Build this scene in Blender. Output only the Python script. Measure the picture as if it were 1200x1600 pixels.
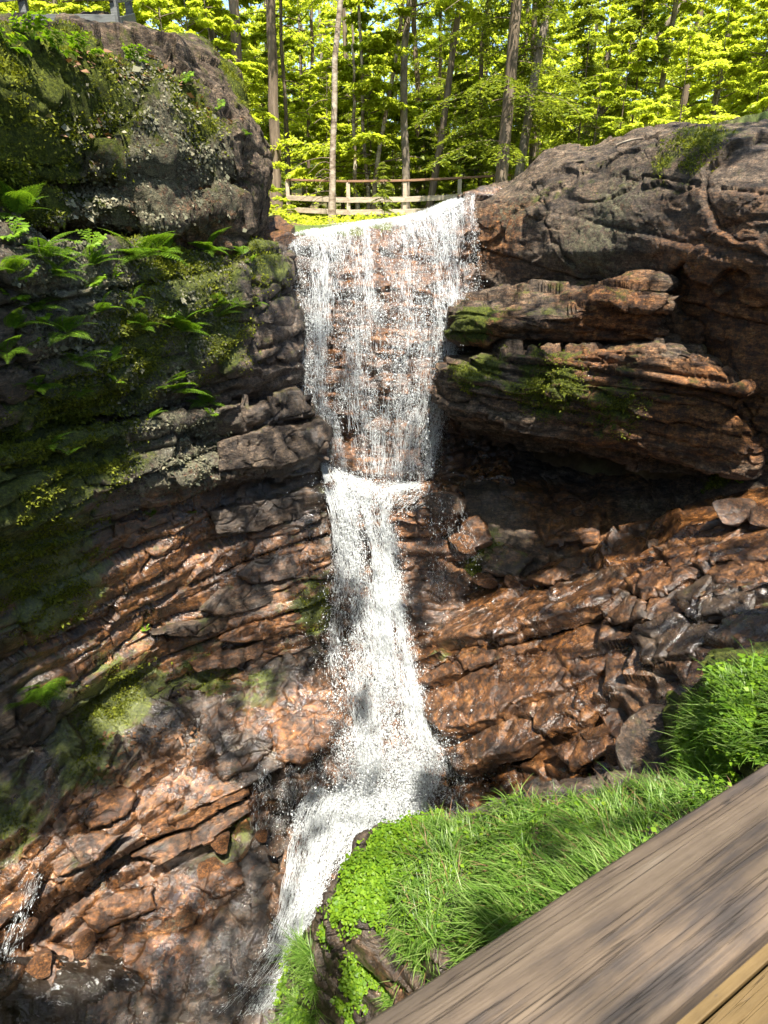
import bpy, math, random
import numpy as np
from mathutils import Vector, Matrix, Euler

random.seed(4); RNG = np.random.default_rng(4)
R = math.radians
for c in list(bpy.data.objects): bpy.data.objects.remove(c)
scene = bpy.context.scene
COL = scene.collection
# ------------------------------------------------------------------ camera
EYE = 8.5; PITCH = R(22.8); F = 950.0
CP, SP = math.cos(PITCH), math.sin(PITCH)
def P3(px, py, Y):
    """world point seen at photo pixel (px,py) at forward distance Y (survey of the site)"""
    u = (px-600)/F; v = (800-py)/F
    k = Y/(CP+v*SP)
    return (u*k, Y, EYE+(-SP+v*CP)*k)
def Pz(px, py, z):
    u = (px-600)/F; v = (800-py)/F
    k = (z-EYE)/(-SP+v*CP)
    return (u*k, (CP+v*SP)*k, z)
cam = bpy.data.cameras.new('camera'); camo = bpy.data.objects.new('camera', cam); COL.objects.link(camo)
camo.location = (0, 0, EYE); camo.rotation_euler = (R(90)-PITCH, 0, 0)
cam.sensor_width = 36; cam.lens = 36*F/1600; cam.clip_start = 0.02; cam.clip_end = 600
cam.dof.use_dof = True; cam.dof.focus_distance = 8.0; cam.dof.aperture_fstop = 11
scene.camera = camo
SUN = np.array([0.08, -0.42, 0.90]); SUN /= np.linalg.norm(SUN)

# ------------------------------------------------------------------ noise
def _h(ix, iy, iz, seed):
    h = (ix.astype(np.uint32)*np.uint32(374761393) + iy.astype(np.uint32)*np.uint32(668265263)
         + iz.astype(np.uint32)*np.uint32(2147483647) + np.uint32(seed*974711+13))
    h = (h ^ (h >> np.uint32(13)))*np.uint32(1274126177)
    h = (h ^ (h >> np.uint32(16)))*np.uint32(2246822519)
    return h ^ (h >> np.uint32(15))
def h01(ix, iy, iz, seed): return (_h(ix, iy, iz, seed) & np.uint32(0xffffff)).astype(np.float32)/16777215.0
def noise(P, seed=0):
    P = np.asarray(P, np.float32); i = np.floor(P).astype(np.int64); f = P-i
    w = f*f*f*(f*(f*6-15)+10)
    out = 0
    for dx in (0, 1):
        for dy in (0, 1):
            for dz in (0, 1):
                v = h01(i[..., 0]+dx, i[..., 1]+dy, i[..., 2]+dz, seed)
                out = out + v*(w[..., 0] if dx else 1-w[..., 0])*(w[..., 1] if dy else 1-w[..., 1])*(w[..., 2] if dz else 1-w[..., 2])
    return out*2-1
def fbm(P, oct=4, seed=0, gain=.5):
    P = np.asarray(P, np.float32); a = 1.; s = 0; t = 0
    for o in range(oct):
        s = s+a*noise(P*(2.03**o)+o*7.3, seed+o); t += a; a *= gain
    return s/t
def ridge(P, oct=4, seed=0):
    a = 1.; s = 0; t = 0
    for o in range(oct):
        s = s+a*(1-np.abs(noise(P*(2.1**o)+o*3.1, seed+o))*2); t += a; a *= .5
    return s/t
def worley(P, seed=0):
    P = np.asarray(P, np.float32); i = np.floor(P).astype(np.int64)
    n = P.shape[:-1]
    f1 = np.full(n, 9., np.float32); f2 = np.full(n, 9., np.float32); cid = np.zeros(n, np.uint32); cv = np.zeros(P.shape, np.float32)
    for dx in (-1, 0, 1):
        for dy in (-1, 0, 1):
            for dz in (-1, 0, 1):
                a, b, c = i[..., 0]+dx, i[..., 1]+dy, i[..., 2]+dz
                q = np.stack([a+h01(a, b, c, seed), b+h01(a, b, c, seed+1), c+h01(a, b, c, seed+2)], -1).astype(np.float32)
                d = np.linalg.norm(q-P, axis=-1)
                m = d < f1
                f2 = np.where(m, f1, np.minimum(f2, d))
                cid = np.where(m, _h(a, b, c, seed+3), cid); cv = np.where(m[..., None], q, cv)
                f1 = np.where(m, d, f1)
    return f1, f2, cid, P-cv
def rnd(cid, k): return (_h(cid, cid*0+k, cid*0, 5) & np.uint32(0xffff)).astype(np.float32)/65535.*2-1

# ------------------------------------------------------------------ mesh building
def mesh_np(name, V, Q, mats, smooth=True, uv=None, attr=None, midx=None):
    """V (n,3); Q (m,k) one polygon size, or a list of such arrays"""
    V = np.asarray(V, np.float32).reshape(-1, 3)
    Qs = Q if isinstance(Q, list) else [Q]
    me = bpy.data.meshes.new(name)
    me.vertices.add(len(V)); me.vertices.foreach_set('co', V.ravel())
    li = np.concatenate([q.ravel() for q in Qs]).astype(np.int32)
    tot = np.concatenate([np.full(len(q), q.shape[1], np.int32) for q in Qs])
    st = np.concatenate([[0], np.cumsum(tot)[:-1]]).astype(np.int32)
    me.loops.add(len(li)); me.loops.foreach_set('vertex_index', li)
    me.polygons.add(len(tot)); me.polygons.foreach_set('loop_start', st); me.polygons.foreach_set('loop_total', tot)
    me.polygons.foreach_set('use_smooth', np.full(len(tot), smooth, bool))
    if midx is not None: me.polygons.foreach_set('material_index', np.asarray(midx, np.int32))
    for m in (mats if isinstance(mats, (list, tuple)) else [mats]): me.materials.append(m)
    if uv is not None:
        l = me.uv_layers.new(name='UVMap'); l.data.foreach_set('uv', np.asarray(uv, np.float32)[li].ravel())
    for k, a in (attr or {}).items():
        a = np.asarray(a, np.float32)
        if a.ndim == 1:
            at = me.attributes.new(k, 'FLOAT', 'POINT'); at.data.foreach_set('value', a)
        else:
            at = me.attributes.new(k, 'FLOAT_COLOR', 'POINT'); at.data.foreach_set('color', a.ravel())
    me.update(calc_edges=True); me.validate()
    return me
def obj(name, me, parent=None, label=None, cat=None, group=None, kind=None, loc=None):
    o = bpy.data.objects.new(name, me); COL.objects.link(o)
    if parent is not None: o.parent = parent
    if loc is not None: o.location = loc
    if label: o['label'] = label
    if cat: o['category'] = cat
    if group: o['group'] = group
    if kind: o['kind'] = kind
    return o
def grid_quads(nu, nv, closed=False):
    a = np.arange(nv-1)[:, None]*nu+np.arange(nu-1)[None]
    return np.stack([a, a+1, a+nu+1, a+nu], -1).reshape(-1, 4)
def cubic(A, x):
    """Catmull-Rom along axis 1 of A (R,K,3) at fractional index x"""
    K = A.shape[1]; i = np.clip(np.floor(x).astype(int), 0, K-2); t = (x-i)[None, :, None]
    p1 = A[:, i]; p2 = A[:, i+1]
    p0 = np.where((i > 0)[None, :, None], A[:, np.maximum(i-1, 0)], 2*p1-p2)
    p3 = np.where((i < K-2)[None, :, None], A[:, np.minimum(i+2, K-1)], 2*p2-p1)
    m1 = (p2-p0)*.38; m2 = (p3-p1)*.38
    return (2*t**3-3*t**2+1)*p1+(t**3-2*t**2+t)*m1+(-2*t**3+3*t**2)*p2+(t**3-t**2)*m2
def blur(A, axis, n, closed=False):
    for _ in range(n):
        if closed:
            A = .25*np.roll(A, 1, axis)+.5*A+.25*np.roll(A, -1, axis)
        else:
            B = A.copy()
            s = [slice(None)]*A.ndim; lo = list(s); hi = list(s); mid = list(s)
            lo[axis] = slice(0, -2); hi[axis] = slice(2, None); mid[axis] = slice(1, -1)
            B[tuple(mid)] = .25*A[tuple(lo)]+.5*A[tuple(mid)]+.25*A[tuple(hi)]
            A = B
    return A
def fr(d, du):
    f = np.concatenate([[0], np.cumsum(np.maximum(d, .004))]); n = max(8, int(f[-1]/du)); L = np.linspace(0, f[-1], n)
    return np.interp(L, f, np.arange(len(f))), L
def loft(rows, du=.022, closed=False, soft=2, world=False, vals=None):
    A = np.array([[p if world else P3(*p) for p in r] for r in rows], np.float64)
    x, Lu = fr(np.linalg.norm(np.diff(A, axis=1), axis=-1).mean(0), du)
    B = cubic(A, x)
    y, Lv = fr(np.linalg.norm(np.diff(B, axis=0), axis=-1).mean(1), du)
    i = np.clip(np.floor(y).astype(int), 0, len(rows)-2); t = (y-i)[:, None, None]
    G = B[i]*(1-t)+B[i+1]*t
    G = blur(G, 0, soft)
    G = blur(G, 1, 1)
    if vals is not None:
        D = np.array(vals, np.float64)
        ii = np.clip(np.floor(x).astype(int), 0, D.shape[1]-2); tt = x-ii
        D = D[:, ii]*(1-tt)+D[:, ii+1]*tt
        D = D[i]*(1-t[..., 0])+D[i+1]*t[..., 0]
        return G, Lu, Lv, D
    return G
def normals(G, ref=None):
    N = np.cross(np.gradient(G, axis=1), np.gradient(G, axis=0))
    N /= np.linalg.norm(N, axis=-1, keepdims=True)+1e-9
    c = np.array([0, 0, EYE]) if ref is None else ref
    s = (N*(c-G)).sum(-1).mean()
    if ref is not None: s = -s
    return N if s > 0 else -N
def normals2(G, N0):
    N = np.cross(np.gradient(G, axis=1), np.gradient(G, axis=0)); N /= np.linalg.norm(N, axis=-1, keepdims=True)+1e-9
    if (N*N0).sum() < 0: N = -N
    N = blur(blur(N*.5+N0*.5, 0, 3), 1, 3); return N/(np.linalg.norm(N, axis=-1, keepdims=True)+1e-9)
def frame(b):
    b = np.array(b, float); b /= np.linalg.norm(b)
    t1 = np.cross(b, [0, 1, 0]); t1 /= np.linalg.norm(t1); t2 = np.cross(b, t1)
    return t1, t2, b
def rockify(G, N, b=(.06, -.05, 1), bed=(.12, .45), bed_amp=.10, blk=(.9, .9, .35), blk_amp=.07, tilt=.10,
            rough=.05, fine=.007, crack=.05, seed=1, bulge=.12, terr=.35, tb=None, tcell=.55, terr2=0, warp=.06):
    if terr > 0:
        # bedding steps: points slide along the bedding normal onto flat treads with ragged broken edges
        n0 = N.reshape(-1, 3).mean(0); n0 /= np.linalg.norm(n0)
        a1, a2, an = frame(b if tb is None else n0+np.array(tb))
        if tb is not None: b = an
        for lev, (lo, hi, sc) in enumerate(((bed[0], bed[1], 1.0), (bed[0]*.35, bed[1]*.35, .45))[:2 if terr2 else 1]):
            hq = np.stack([G@a1, G@a2, G@an], -1)
            wq = np.stack([fbm(G*1.7, 3, seed+70), fbm(G*1.7+9, 3, seed+71), G[..., 0]*0], -1)
            _, _, ci, cvv = worley(np.stack([hq[..., 0], hq[..., 1]*.75, hq[..., 2]*.6], -1)/(tcell*sc)+wq*.35, seed+72+lev)
            hh = hq[..., 2]+(.45*(hi+lo)*.5)*rnd(ci, 1)+.10*(hi+lo)*(cvv[..., 0]*rnd(ci, 2)+cvv[..., 1]*rnd(ci, 3))+.10*sc*fbm(G*.9, 2, seed+73)
            rr = np.random.default_rng(seed+5+lev); e = np.cumsum(rr.uniform(lo, hi, 900)); e = e-e[450]+float(hh.mean())
            k = np.clip(np.searchsorted(e, hh), 1, 898); th = e[k]-e[k-1]; t = (hh-e[k-1])/th
            ts = np.clip((t-.5)/.22+.5, 0, 1); ts = ts*ts*(3-2*ts)
            G = G+np.array(an)*(((ts-t)*th)*(terr if lev == 0 else terr2))[..., None]
        N = normals2(G, N)
    t1, t2, bn = frame(b)
    q = np.stack([G@t1, G@t2, G@bn], -1)
    W = np.stack([fbm(G*1.1, 3, seed+11), fbm(G*1.1+31, 3, seed+12), fbm(G*1.3+57, 3, seed+13)], -1)
    q = q+W*[.2, .2, warp]
    h = q[..., 2]
    r = np.random.default_rng(seed)
    e = np.cumsum(r.uniform(bed[0], bed[1], 400)); e = e-e[200]+float(h.mean())
    k = np.searchsorted(e, h); k = np.clip(k, 1, 398)
    d = np.minimum(h-e[k-1], e[k]-h)
    ro = r.uniform(-1, 1, 401)
    s = q.copy()*.55; s[..., 2] = k*13.71
    bo = ro[k]+1.1*noise(s, seed+3)
    gate = np.clip(.5+1.4*noise(np.stack([q[..., 0]*.5, q[..., 1]*.5, k*5.1], -1), seed+8), .15, 1)
    off = bed_amp*bo-gate*(crack*np.exp(-(d/.028)**2)+bed_amp*.55*np.exp(-d/.05))
    qb = q/np.array(blk)+W*.25
    f1, f2, cid, cv = worley(qb, seed+20)
    off = off+blk_amp*rnd(cid, 1)+tilt*(cv[..., 0]*rnd(cid, 2)+cv[..., 1]*rnd(cid, 3)+cv[..., 2]*rnd(cid, 4))
    off = off-crack*.8*np.exp(-((f2-f1)/.035)**2)*np.clip(.4+rnd(cid, 7), 0, 1)
    g1, g2, cid2, cv2 = worley(q/np.array(blk)*3.1+W*.5, seed+40)
    off = off+.3*blk_amp*rnd(cid2, 1)+.38*tilt*(cv2[..., 0]*rnd(cid2, 2)+cv2[..., 2]*rnd(cid2, 4))-crack*.12*np.exp(-((g2-g1)/.06)**2)*np.clip(rnd(cid2, 6), 0, 1)
    off = off+bulge*fbm(G*.8, 2, seed+50)+.6*rough*fbm(G*3.1, 5, seed+51, .6)+fine*ridge(q*[9, 9, 22], 3, seed+52)
    return G+N*off[..., None]
ROCKS = {}
def rock_obj(name, rows, label, cat='cliff', base=(0, 0, 0, 0), blobs=(), du=.022, closed=False, soft=2, kind=None, group=None, caps=True, parent=None, **kw):
    if closed:
        rows = [list(map(tuple, r)) for r in rows]
        A = np.array([[P3(*p) for p in r] for r in rows])
        if caps:
            c0, c1 = A[:, 0].mean(0), A[:, -1].mean(0)
            A = np.concatenate([np.tile(c0, (len(A), 1))[:, None]*.97+A[:, :1]*.03, A, np.tile(c1, (len(A), 1))[:, None]*.97+A[:, -1:]*.03], 1)
        A = np.concatenate([A, A[:1]], 0)
        G = loft(A.tolist(), du, soft=0, world=True)
        n = G.shape[0]; G0 = blur(G[:-1], 0, soft*4, True); G = np.concatenate([G0, G0[:1]], 0)
        N = normals(G, G.reshape(-1, 3).mean(0))
        # welded seam normals
        N[0] = N[-1] = (N[1]+N[-2])/np.linalg.norm(N[1]+N[-2], axis=-1, keepdims=True)
    else:
        G = loft(rows, du, soft=soft); N = normals(G)
    D = rockify(G, N, **kw)
    if closed: D[-1] = D[0]
    M = np.zeros(G.shape[:2]+(4,), np.float32)+np.array(base, np.float32)
    for (ch, px, py, rad, s) in blobs:
        u = (G[..., 0])/np.maximum(G[..., 1], .1)
        comp = G[..., 1]*CP-(G[..., 2]-EYE)*SP
        X = 600+F*G[..., 0]/comp; Yp = 800-F*((G[..., 1])*SP+(G[..., 2]-EYE)*CP)/comp
        front = ((N*(np.array([0, 0, EYE])-G)).sum(-1) < 0)*1e6
        j = np.argmin((X-px)**2+(Yp-py)**2+front)
        c = G.reshape(-1, 3)[j]
        d = np.linalg.norm(G-c, axis=-1)
        M[..., ch] += s*np.exp(-(d/rad)**2)
    M = np.clip(M, 0, 1)
    nv, nu = G.shape[:2]
    me = mesh_np(name, D, grid_quads(nu, nv), MAT['rock'], attr={'surface_mask': M.reshape(-1, 4)})
    o = obj(name, me, parent, label, cat, group, kind)
    ROCKS[label or name] = (D, normals(D) if not closed else normals(D, D.reshape(-1, 3).mean(0)), M)
    return o

# ------------------------------------------------------------------ materials
MAT = {}
class NT:
    def __init__(s, name):
        s.m = bpy.data.materials.new(name); s.m.use_nodes = True; s.t = s.m.node_tree; s.t.nodes.clear()
        s.out = s.t.nodes.new('ShaderNodeOutputMaterial'); MAT[name] = s.m
    def n(s, ty, ins=None, **kw):
        d = s.t.nodes.new('ShaderNode'+ty)
        for k, v in kw.items(): setattr(d, k, v)
        for k, v in (ins or {}).items():
            if isinstance(v, bpy.types.NodeSocket): s.t.links.new(v, d.inputs[k])
            else:
                sk = d.inputs[k]
                if hasattr(sk.default_value, '__len__') and not isinstance(v, (int, float)) and len(sk.default_value) == 4 and len(v) == 3: v = (*v, 1)
                sk.default_value = v
        return d
    def noise(s, vec, scale, detail=4, rough=.55, dist=0, out='Fac'):
        return s.n('TexNoise', {'Vector': vec, 'Scale': scale, 'Detail': detail, 'Roughness': rough, 'Distortion': dist}).outputs[out]
    def ramp(s, fac, stops, interp='LINEAR'):
        d = s.n('ValToRGB', {'Fac': fac}); cr = d.color_ramp; cr.interpolation = interp
        while len(cr.elements) < len(stops): cr.elements.new(.5)
        for e, (p, c) in zip(cr.elements, stops):
            e.position = p; e.color = (*c, 1) if hasattr(c, '__len__') else (c, c, c, 1)
        return d.outputs['Color']
    def math(s, op, a, b=0, c=None, clamp=False):
        ins = {0: a, 1: b}
        if c is not None: ins[2] = c
        return s.n('Math', ins, operation=op, use_clamp=clamp).outputs[0]
    def mix(s, fac, a, b, blend='MIX'):
        d = s.n('Mix', None, data_type='RGBA', blend_type=blend)
        for k, v in ((0, fac), (6, a), (7, b)):
            if isinstance(v, bpy.types.NodeSocket): s.t.links.new(v, d.inputs[k])
            else: d.inputs[k].default_value = v if isinstance(v, (int, float)) else (*v, 1)
        return d.outputs[2]
    def mapping(s, vec, scale=(1, 1, 1), rot=(0, 0, 0), loc=(0, 0, 0)):
        return s.n('Mapping', {'Vector': vec, 'Scale': scale, 'Rotation': rot, 'Location': loc}).outputs[0]
    def done(s, shader): s.t.links.new(shader, s.out.inputs['Surface'])

def mat_rock():
    s = NT('rock'); pos = s.n('TexCoord').outputs['Object']
    at = s.n('Attribute', attribute_name='surface_mask'); sep = s.n('SeparateColor', {'Color': at.outputs['Color']})
    rust, moss, lich, wet = sep.outputs[0], sep.outputs[1], sep.outputs[2], at.outputs['Alpha']
    lay = s.mapping(pos, (1, 1, 5), (R(3), R(-4), 0))
    n0 = s.noise(pos, .7, 5); n1 = s.noise(lay, 2.2, 8, .62); n2 = s.noise(pos, 11, 8, .65); n3 = s.noise(pos, 55, 6, .7)
    t = s.math('ADD', s.math('MULTIPLY', n1, .55), s.math('ADD', s.math('MULTIPLY', n2, .35), s.math('MULTIPLY', n0, .25)))
    dry = s.ramp(t, [(.38, (.012, .010, .009)), (.48, (.040, .031, .025)), (.57, (.10, .074, .053)), (.70, (.22, .168, .122))])
    t2 = s.math('ADD', s.math('MULTIPLY', n1, .5), s.math('MULTIPLY', n2, .5))
    ru = s.ramp(t2, [(.34, (.020, .011, .007)), (.46, (.075, .035, .016)), (.55, (.21, .092, .030)), (.67, (.38, .205, .09))])
    rf = s.math('MULTIPLY', s.ramp(s.math('ADD', s.math('MULTIPLY', s.noise(lay, 1.3, 7, .65), 1.0), s.math('MULTIPLY', rust, .55)), [(.59, 0), (.70, 1)]), s.math('MULTIPLY', rust, 1.6, clamp=True))
    dry = s.mix(s.math('MULTIPLY', wet, .75), dry, s.mix(1, dry, (.36, .33, .31), 'MULTIPLY'))
    c = s.mix(rf, dry, ru)
    spk = s.noise(pos, 38, 9, .78); spl = s.noise(lay, 13, 8, .75, .5)
    c = s.mix(s.math('SUBTRACT', 1, s.math('MULTIPLY', wet, .5)), c, s.ramp(spk, [(.36, (.42, .40, .38)), (.5, (1, 1, 1)), (.64, (1.75, 1.65, 1.5))]), 'MULTIPLY')
    c = s.mix(1, c, s.ramp(spl, [(.36, (.40, .38, .37)), (.5, (1, 1, 1)), (.66, (1.6, 1.5, 1.35))]), 'MULTIPLY')
    # dark algae streaks running down wet faces
    st = s.noise(s.mapping(pos, (5, 5, .5)), 1.6, 6, .6)
    sf = s.math('MULTIPLY', s.ramp(st, [(.47, 0), (.62, .82)]), s.math('ADD', .35, s.math('MULTIPLY', wet, .5)))
    c = s.mix(sf, c, (.014, .012, .011))
    # lichen and moss
    lf = s.math('MULTIPLY', s.ramp(s.math('ADD', s.noise(pos, 16, 7, .7, .6), s.math('MULTIPLY', lich, .16)), [(.55, 0), (.62, 1)]), s.math('MULTIPLY', lich, 1.5, clamp=True))
    c = s.mix(lf, c, s.ramp(n3, [(.35, (.06, .06, .038)), (.65, (.22, .20, .13))]))
    ge = s.n('NewGeometry'); nz = s.n('SeparateXYZ', {'Vector': ge.outputs['Normal']}).outputs[2]
    mm = s.math('ADD', s.math('ADD', s.noise(pos, 3.2, 8, .7), s.math('MULTIPLY', moss, .5)), s.math('MULTIPLY', nz, .10))
    mf = s.math('MULTIPLY', s.ramp(mm, [(.70, 0), (.80, 1)]), s.math('MULTIPLY', moss, 3, clamp=True))
    c = s.mix(mf, c, s.ramp(s.noise(pos, 30, 5, .7), [(.3, (.022, .030, .005)), (.5, (.075, .095, .010)), (.7, (.17, .19, .02))]))
    wetn = s.math('MULTIPLY', wet, s.ramp(s.noise(pos, 2.5, 5), [(.3, .45), (.6, 1)]), clamp=True)
    c = s.mix(s.math('MULTIPLY', wetn, .25), c, s.mix(1, c, (.45, .42, .40), 'MULTIPLY'))
    ro = s.math('SUBTRACT', .78, s.math('MULTIPLY', wetn, .60))
    ro = s.math('ADD', ro, s.math('MULTIPLY', s.math('ADD', mf, lf), .3), clamp=True)
    hgt = s.math('ADD', s.math('MULTIPLY', n2, .55), s.math('ADD', s.math('MULTIPLY', s.math('ADD', n3, s.math('MULTIPLY', spl, 1.6)), .26), s.math('MULTIPLY', s.noise(lay, 6, 8, .65), .22)))
    def facet(scale, seed, squash=1.6):
        wv = s.n('VectorMath', {0: s.mapping(pos, (scale, scale, scale*squash), (R(4), R(-6), R(seed*20)), (seed, seed*2, 0)), 1: s.n('VectorMath', {0: s.noise(pos, scale*.9, 4, .6, 0, 'Color'), 1: (.5, .5, .5)}, operation='MULTIPLY').outputs[0]}, operation='ADD').outputs[0]
        v = s.n('TexVoronoi', {'Vector': wv, 'Scale': 1.0}, feature='F1')
        dl = s.n('VectorMath', {0: wv, 1: v.outputs['Position']}, operation='SUBTRACT').outputs[0]
        nn = s.n('VectorMath', {0: v.outputs['Color'], 1: (.5, .5, .5)}, operation='SUBTRACT').outputs[0]
        return s.n('VectorMath', {0: dl, 1: nn}, operation='DOT_PRODUCT').outputs['Value'], s.n('SeparateColor', {'Color': v.outputs['Color']}).outputs[0]
    fa, ca = facet(3.2, 1); fb, cb = facet(9, 2); fc, cc = facet(26, 3)
    hgt = s.math('ADD', hgt, s.math('ADD', s.math('MULTIPLY', fa, 1.7), s.math('ADD', s.math('MULTIPLY', fb, .62), s.math('MULTIPLY', fc, .24))))
    hgt = s.math('ADD', hgt, s.math('ADD', s.math('MULTIPLY', ca, .25), s.math('MULTIPLY', cb, .10)))
    c = s.mix(1, c, s.ramp(s.math('ADD', s.math('MULTIPLY', cb, .6), s.math('MULTIPLY', cc, .4)), [(.15, (.72, .72, .72)), (.85, (1.25, 1.22, 1.18))]), 'MULTIPLY')
    vo = s.n('TexVoronoi', {'Vector': s.n('VectorMath', {0: s.mapping(pos, (1, 1, 2.6)), 1: s.n('VectorMath', {0: s.noise(pos, 4, 5, .6, 0, 'Color'), 1: (.5, .5, .5)}, operation='MULTIPLY').outputs[0]}, operation='ADD').outputs[0], 'Scale': 3.2}, feature='DISTANCE_TO_EDGE').outputs['Distance']
    cr = s.ramp(vo, [(0, 0), (.035, 1)])
    c = s.mix(s.math('MULTIPLY', s.math('SUBTRACT', 1, cr), s.ramp(n0, [(.45, 0), (.6, .75)])), c, (.012, .010, .009))
    hgt = s.math('ADD', hgt, s.math('MULTIPLY', cr, .12))
    hgt = s.math('ADD', hgt, s.math('MULTIPLY', s.math('ADD', mf, lf), s.math('MULTIPLY', s.noise(pos, 90, 3, .7), .6)))
    bp = s.n('Bump', {'Height': hgt, 'Strength': s.math('SUBTRACT', 1.0, s.math('MULTIPLY', wet, .52)), 'Distance': .075})
    bc = s.n('Bump', {'Height': s.math('ADD', n2, s.math('MULTIPLY', n1, 1.5)), 'Strength': .6, 'Distance': .055})
    b = s.n('BsdfPrincipled', {'Coat Weight': s.math('MULTIPLY', wetn, .75), 'Coat Roughness': .06, 'Coat Normal': bc.outputs[0], 'Base Color': c, 'Roughness': ro, 'Normal': bp.outputs[0], 'Specular IOR Level': s.math('ADD', .25, s.math('MULTIPLY', wetn, .6))})
    s.done(b.outputs[0])
def mat_leaf(name, cols, trans=.45, rough=.5, tscale=1.6):
    s = NT(name); g = s.n('NewGeometry'); r = g.outputs['Random Per Island']
    oi = s.n('ObjectInfo').outputs['Random']
    k = s.math('ADD', s.math('MULTIPLY', r, .75), s.math('MULTIPLY', oi, .25))
    c = s.ramp(k, [(i/(len(cols)-1)*.9+.05, x) for i, x in enumerate(cols)])
    d = s.n('BsdfPrincipled', {'Base Color': c, 'Roughness': rough, 'Specular IOR Level': .3})
    t = s.n('BsdfTranslucent', {'Color': s.mix(1, c, (tscale, tscale*.95, tscale*.5), 'MULTIPLY')})
    s.done(s.n('MixShader', {0: trans, 1: d.outputs[0], 2: t.outputs[0]}).outputs[0])
def mat_bark(name, stops, vscale=(14, 14, 1.6), scale=1.0, bump=.02):
    s = NT(name); p = s.n('TexCoord').outputs['Object']
    n = s.noise(s.mapping(p, vscale), scale, 8, .65); n2 = s.noise(p, 3, 4)
    c = s.ramp(s.math('ADD', s.math('MULTIPLY', n, .75), s.math('MULTIPLY', n2, .25)), stops)
    bp = s.n('Bump', {'Height': n, 'Strength': .8, 'Distance': bump})
    s.done(s.n('BsdfPrincipled', {'Base Color': c, 'Roughness': .85, 'Normal': bp.outputs[0], 'Specular IOR Level': .2}).outputs[0])
def mat_wood(name, stops, axis_scale=(2, 40, 40), bump=.004, knots=True):
    s = NT(name); p = s.n('TexCoord').outputs['Object']
    a = s.noise(s.mapping(p, axis_scale), 1.0, 7, .62, .4); b = s.noise(p, 7, 5, .6); f = s.noise(s.mapping(p, tuple(x*3.2 for x in axis_scale)), 1.0, 4, .7)
    t = s.math('ADD', s.math('MULTIPLY', a, .55), s.math('ADD', s.math('MULTIPLY', b, .33), s.math('MULTIPLY', f, .14)))
    c = s.ramp(t, stops)
    k = s.n('TexVoronoi', {'Vector': s.mapping(p, (9, 26, 26)), 'Scale': 1.0}).outputs['Distance']
    if knots: c = s.mix(s.math('MULTIPLY', s.ramp(k, [(.04, 1), (.11, 0)]), .7), c, (.03, .024, .02))
    ck = s.noise(s.mapping(p, (axis_scale[0]*.55, axis_scale[1]*2.2, axis_scale[2]*2.2), (0, 0, R(1.5))), 1.0, 3, .5, .3)
    cm = s.ramp(s.math('ABSOLUTE', s.math('SUBTRACT', ck, .5)), [(0, 1), (.012, 0)])
    c = s.mix(s.math('MULTIPLY', cm, s.ramp(b, [(.48, 0), (.58, .85)])), c, (.012, .010, .009))
    bp = s.n('Bump', {'Height': s.math('SUBTRACT', s.math('ADD', a, s.math('MULTIPLY', f, .5)), s.math('MULTIPLY', cm, .6)), 'Strength': .8, 'Distance': bump})
    s.done(s.n('BsdfPrincipled', {'Base Color': c, 'Roughness': .6, 'Normal': bp.outputs[0], 'Specular IOR Level': .35}).outputs[0])
def mat_foam():
    s = NT('falling_water'); uv = s.n('UVMap').outputs[0]
    dens = s.n('Attribute', attribute_name='density').outputs['Fac']
    a = s.noise(s.mapping(uv, (24, 4.5, 1)), 1, 6, .7, .7); b = s.noise(s.mapping(uv, (62, 17, 1)), 1, 4, .7, .6); e = s.noise(s.mapping(uv, (2.6, .9, 1)), 1, 3)
    t = s.math('ADD', s.math('MULTIPLY', a, .5), s.math('ADD', s.math('MULTIPLY', b, .42), s.math('MULTIPLY', e, .45)))
    t = s.math('ADD', t, s.math('MULTIPLY', s.math('SUBTRACT', dens, .55), .95))
    al = s.ramp(t, [(.62, 0), (.90, .8)])
    bp = s.n('Bump', {'Height': t, 'Strength': .9, 'Distance': .05})
    d = s.n('BsdfPrincipled', {'Base Color': (.68, .72, .75), 'Roughness': .35, 'Normal': bp.outputs[0]})
    tr = s.n('BsdfTransparent')
    s.done(s.n('MixShader', {0: al, 1: tr.outputs[0], 2: d.outputs[0]}).outputs[0])
def simple(name, col, rough=.5, spec=.5, noise=None):
    s = NT(name); c = col
    if noise:
        c = s.ramp(s.noise(s.n('TexCoord').outputs['Object'], noise[0], 6, .65), [(.3, noise[1]), (.7, noise[2])])
    s.done(s.n('BsdfPrincipled', {'Base Color': c, 'Roughness': rough, 'Specular IOR Level': spec}).outputs[0])
def mat_stream():
    s = NT('stream_water'); p = s.n('TexCoord').outputs['Object']
    a = s.noise(s.mapping(p, (1, 1.6, 1)), 3.2, 6, .6, 1.2); b = s.noise(p, 14, 5, .65, .8)
    d_ = s.noise(s.mapping(p, (1.1, 2.6, 1), (0, 0, R(-25))), 5, 7, .72, .9)
    f = s.ramp(s.math('ADD', s.math('MULTIPLY', a, .45), s.math('MULTIPLY', d_, .6)), [(.59, 0), (.72, 1)])
    c = s.mix(s.math('MULTIPLY', f, .75), (.020, .014, .009), (.75, .78, .80))
    bp = s.n('Bump', {'Height': s.math('ADD', a, s.math('MULTIPLY', b, .3)), 'Strength': .8, 'Distance': .08})
    s.done(s.n('BsdfPrincipled', {'Base Color': c, 'Roughness': s.math('ADD', .06, s.math('MULTIPLY', f, .4)), 'Normal': bp.outputs[0], 'Specular IOR Level': .6}).outputs[0])
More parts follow.
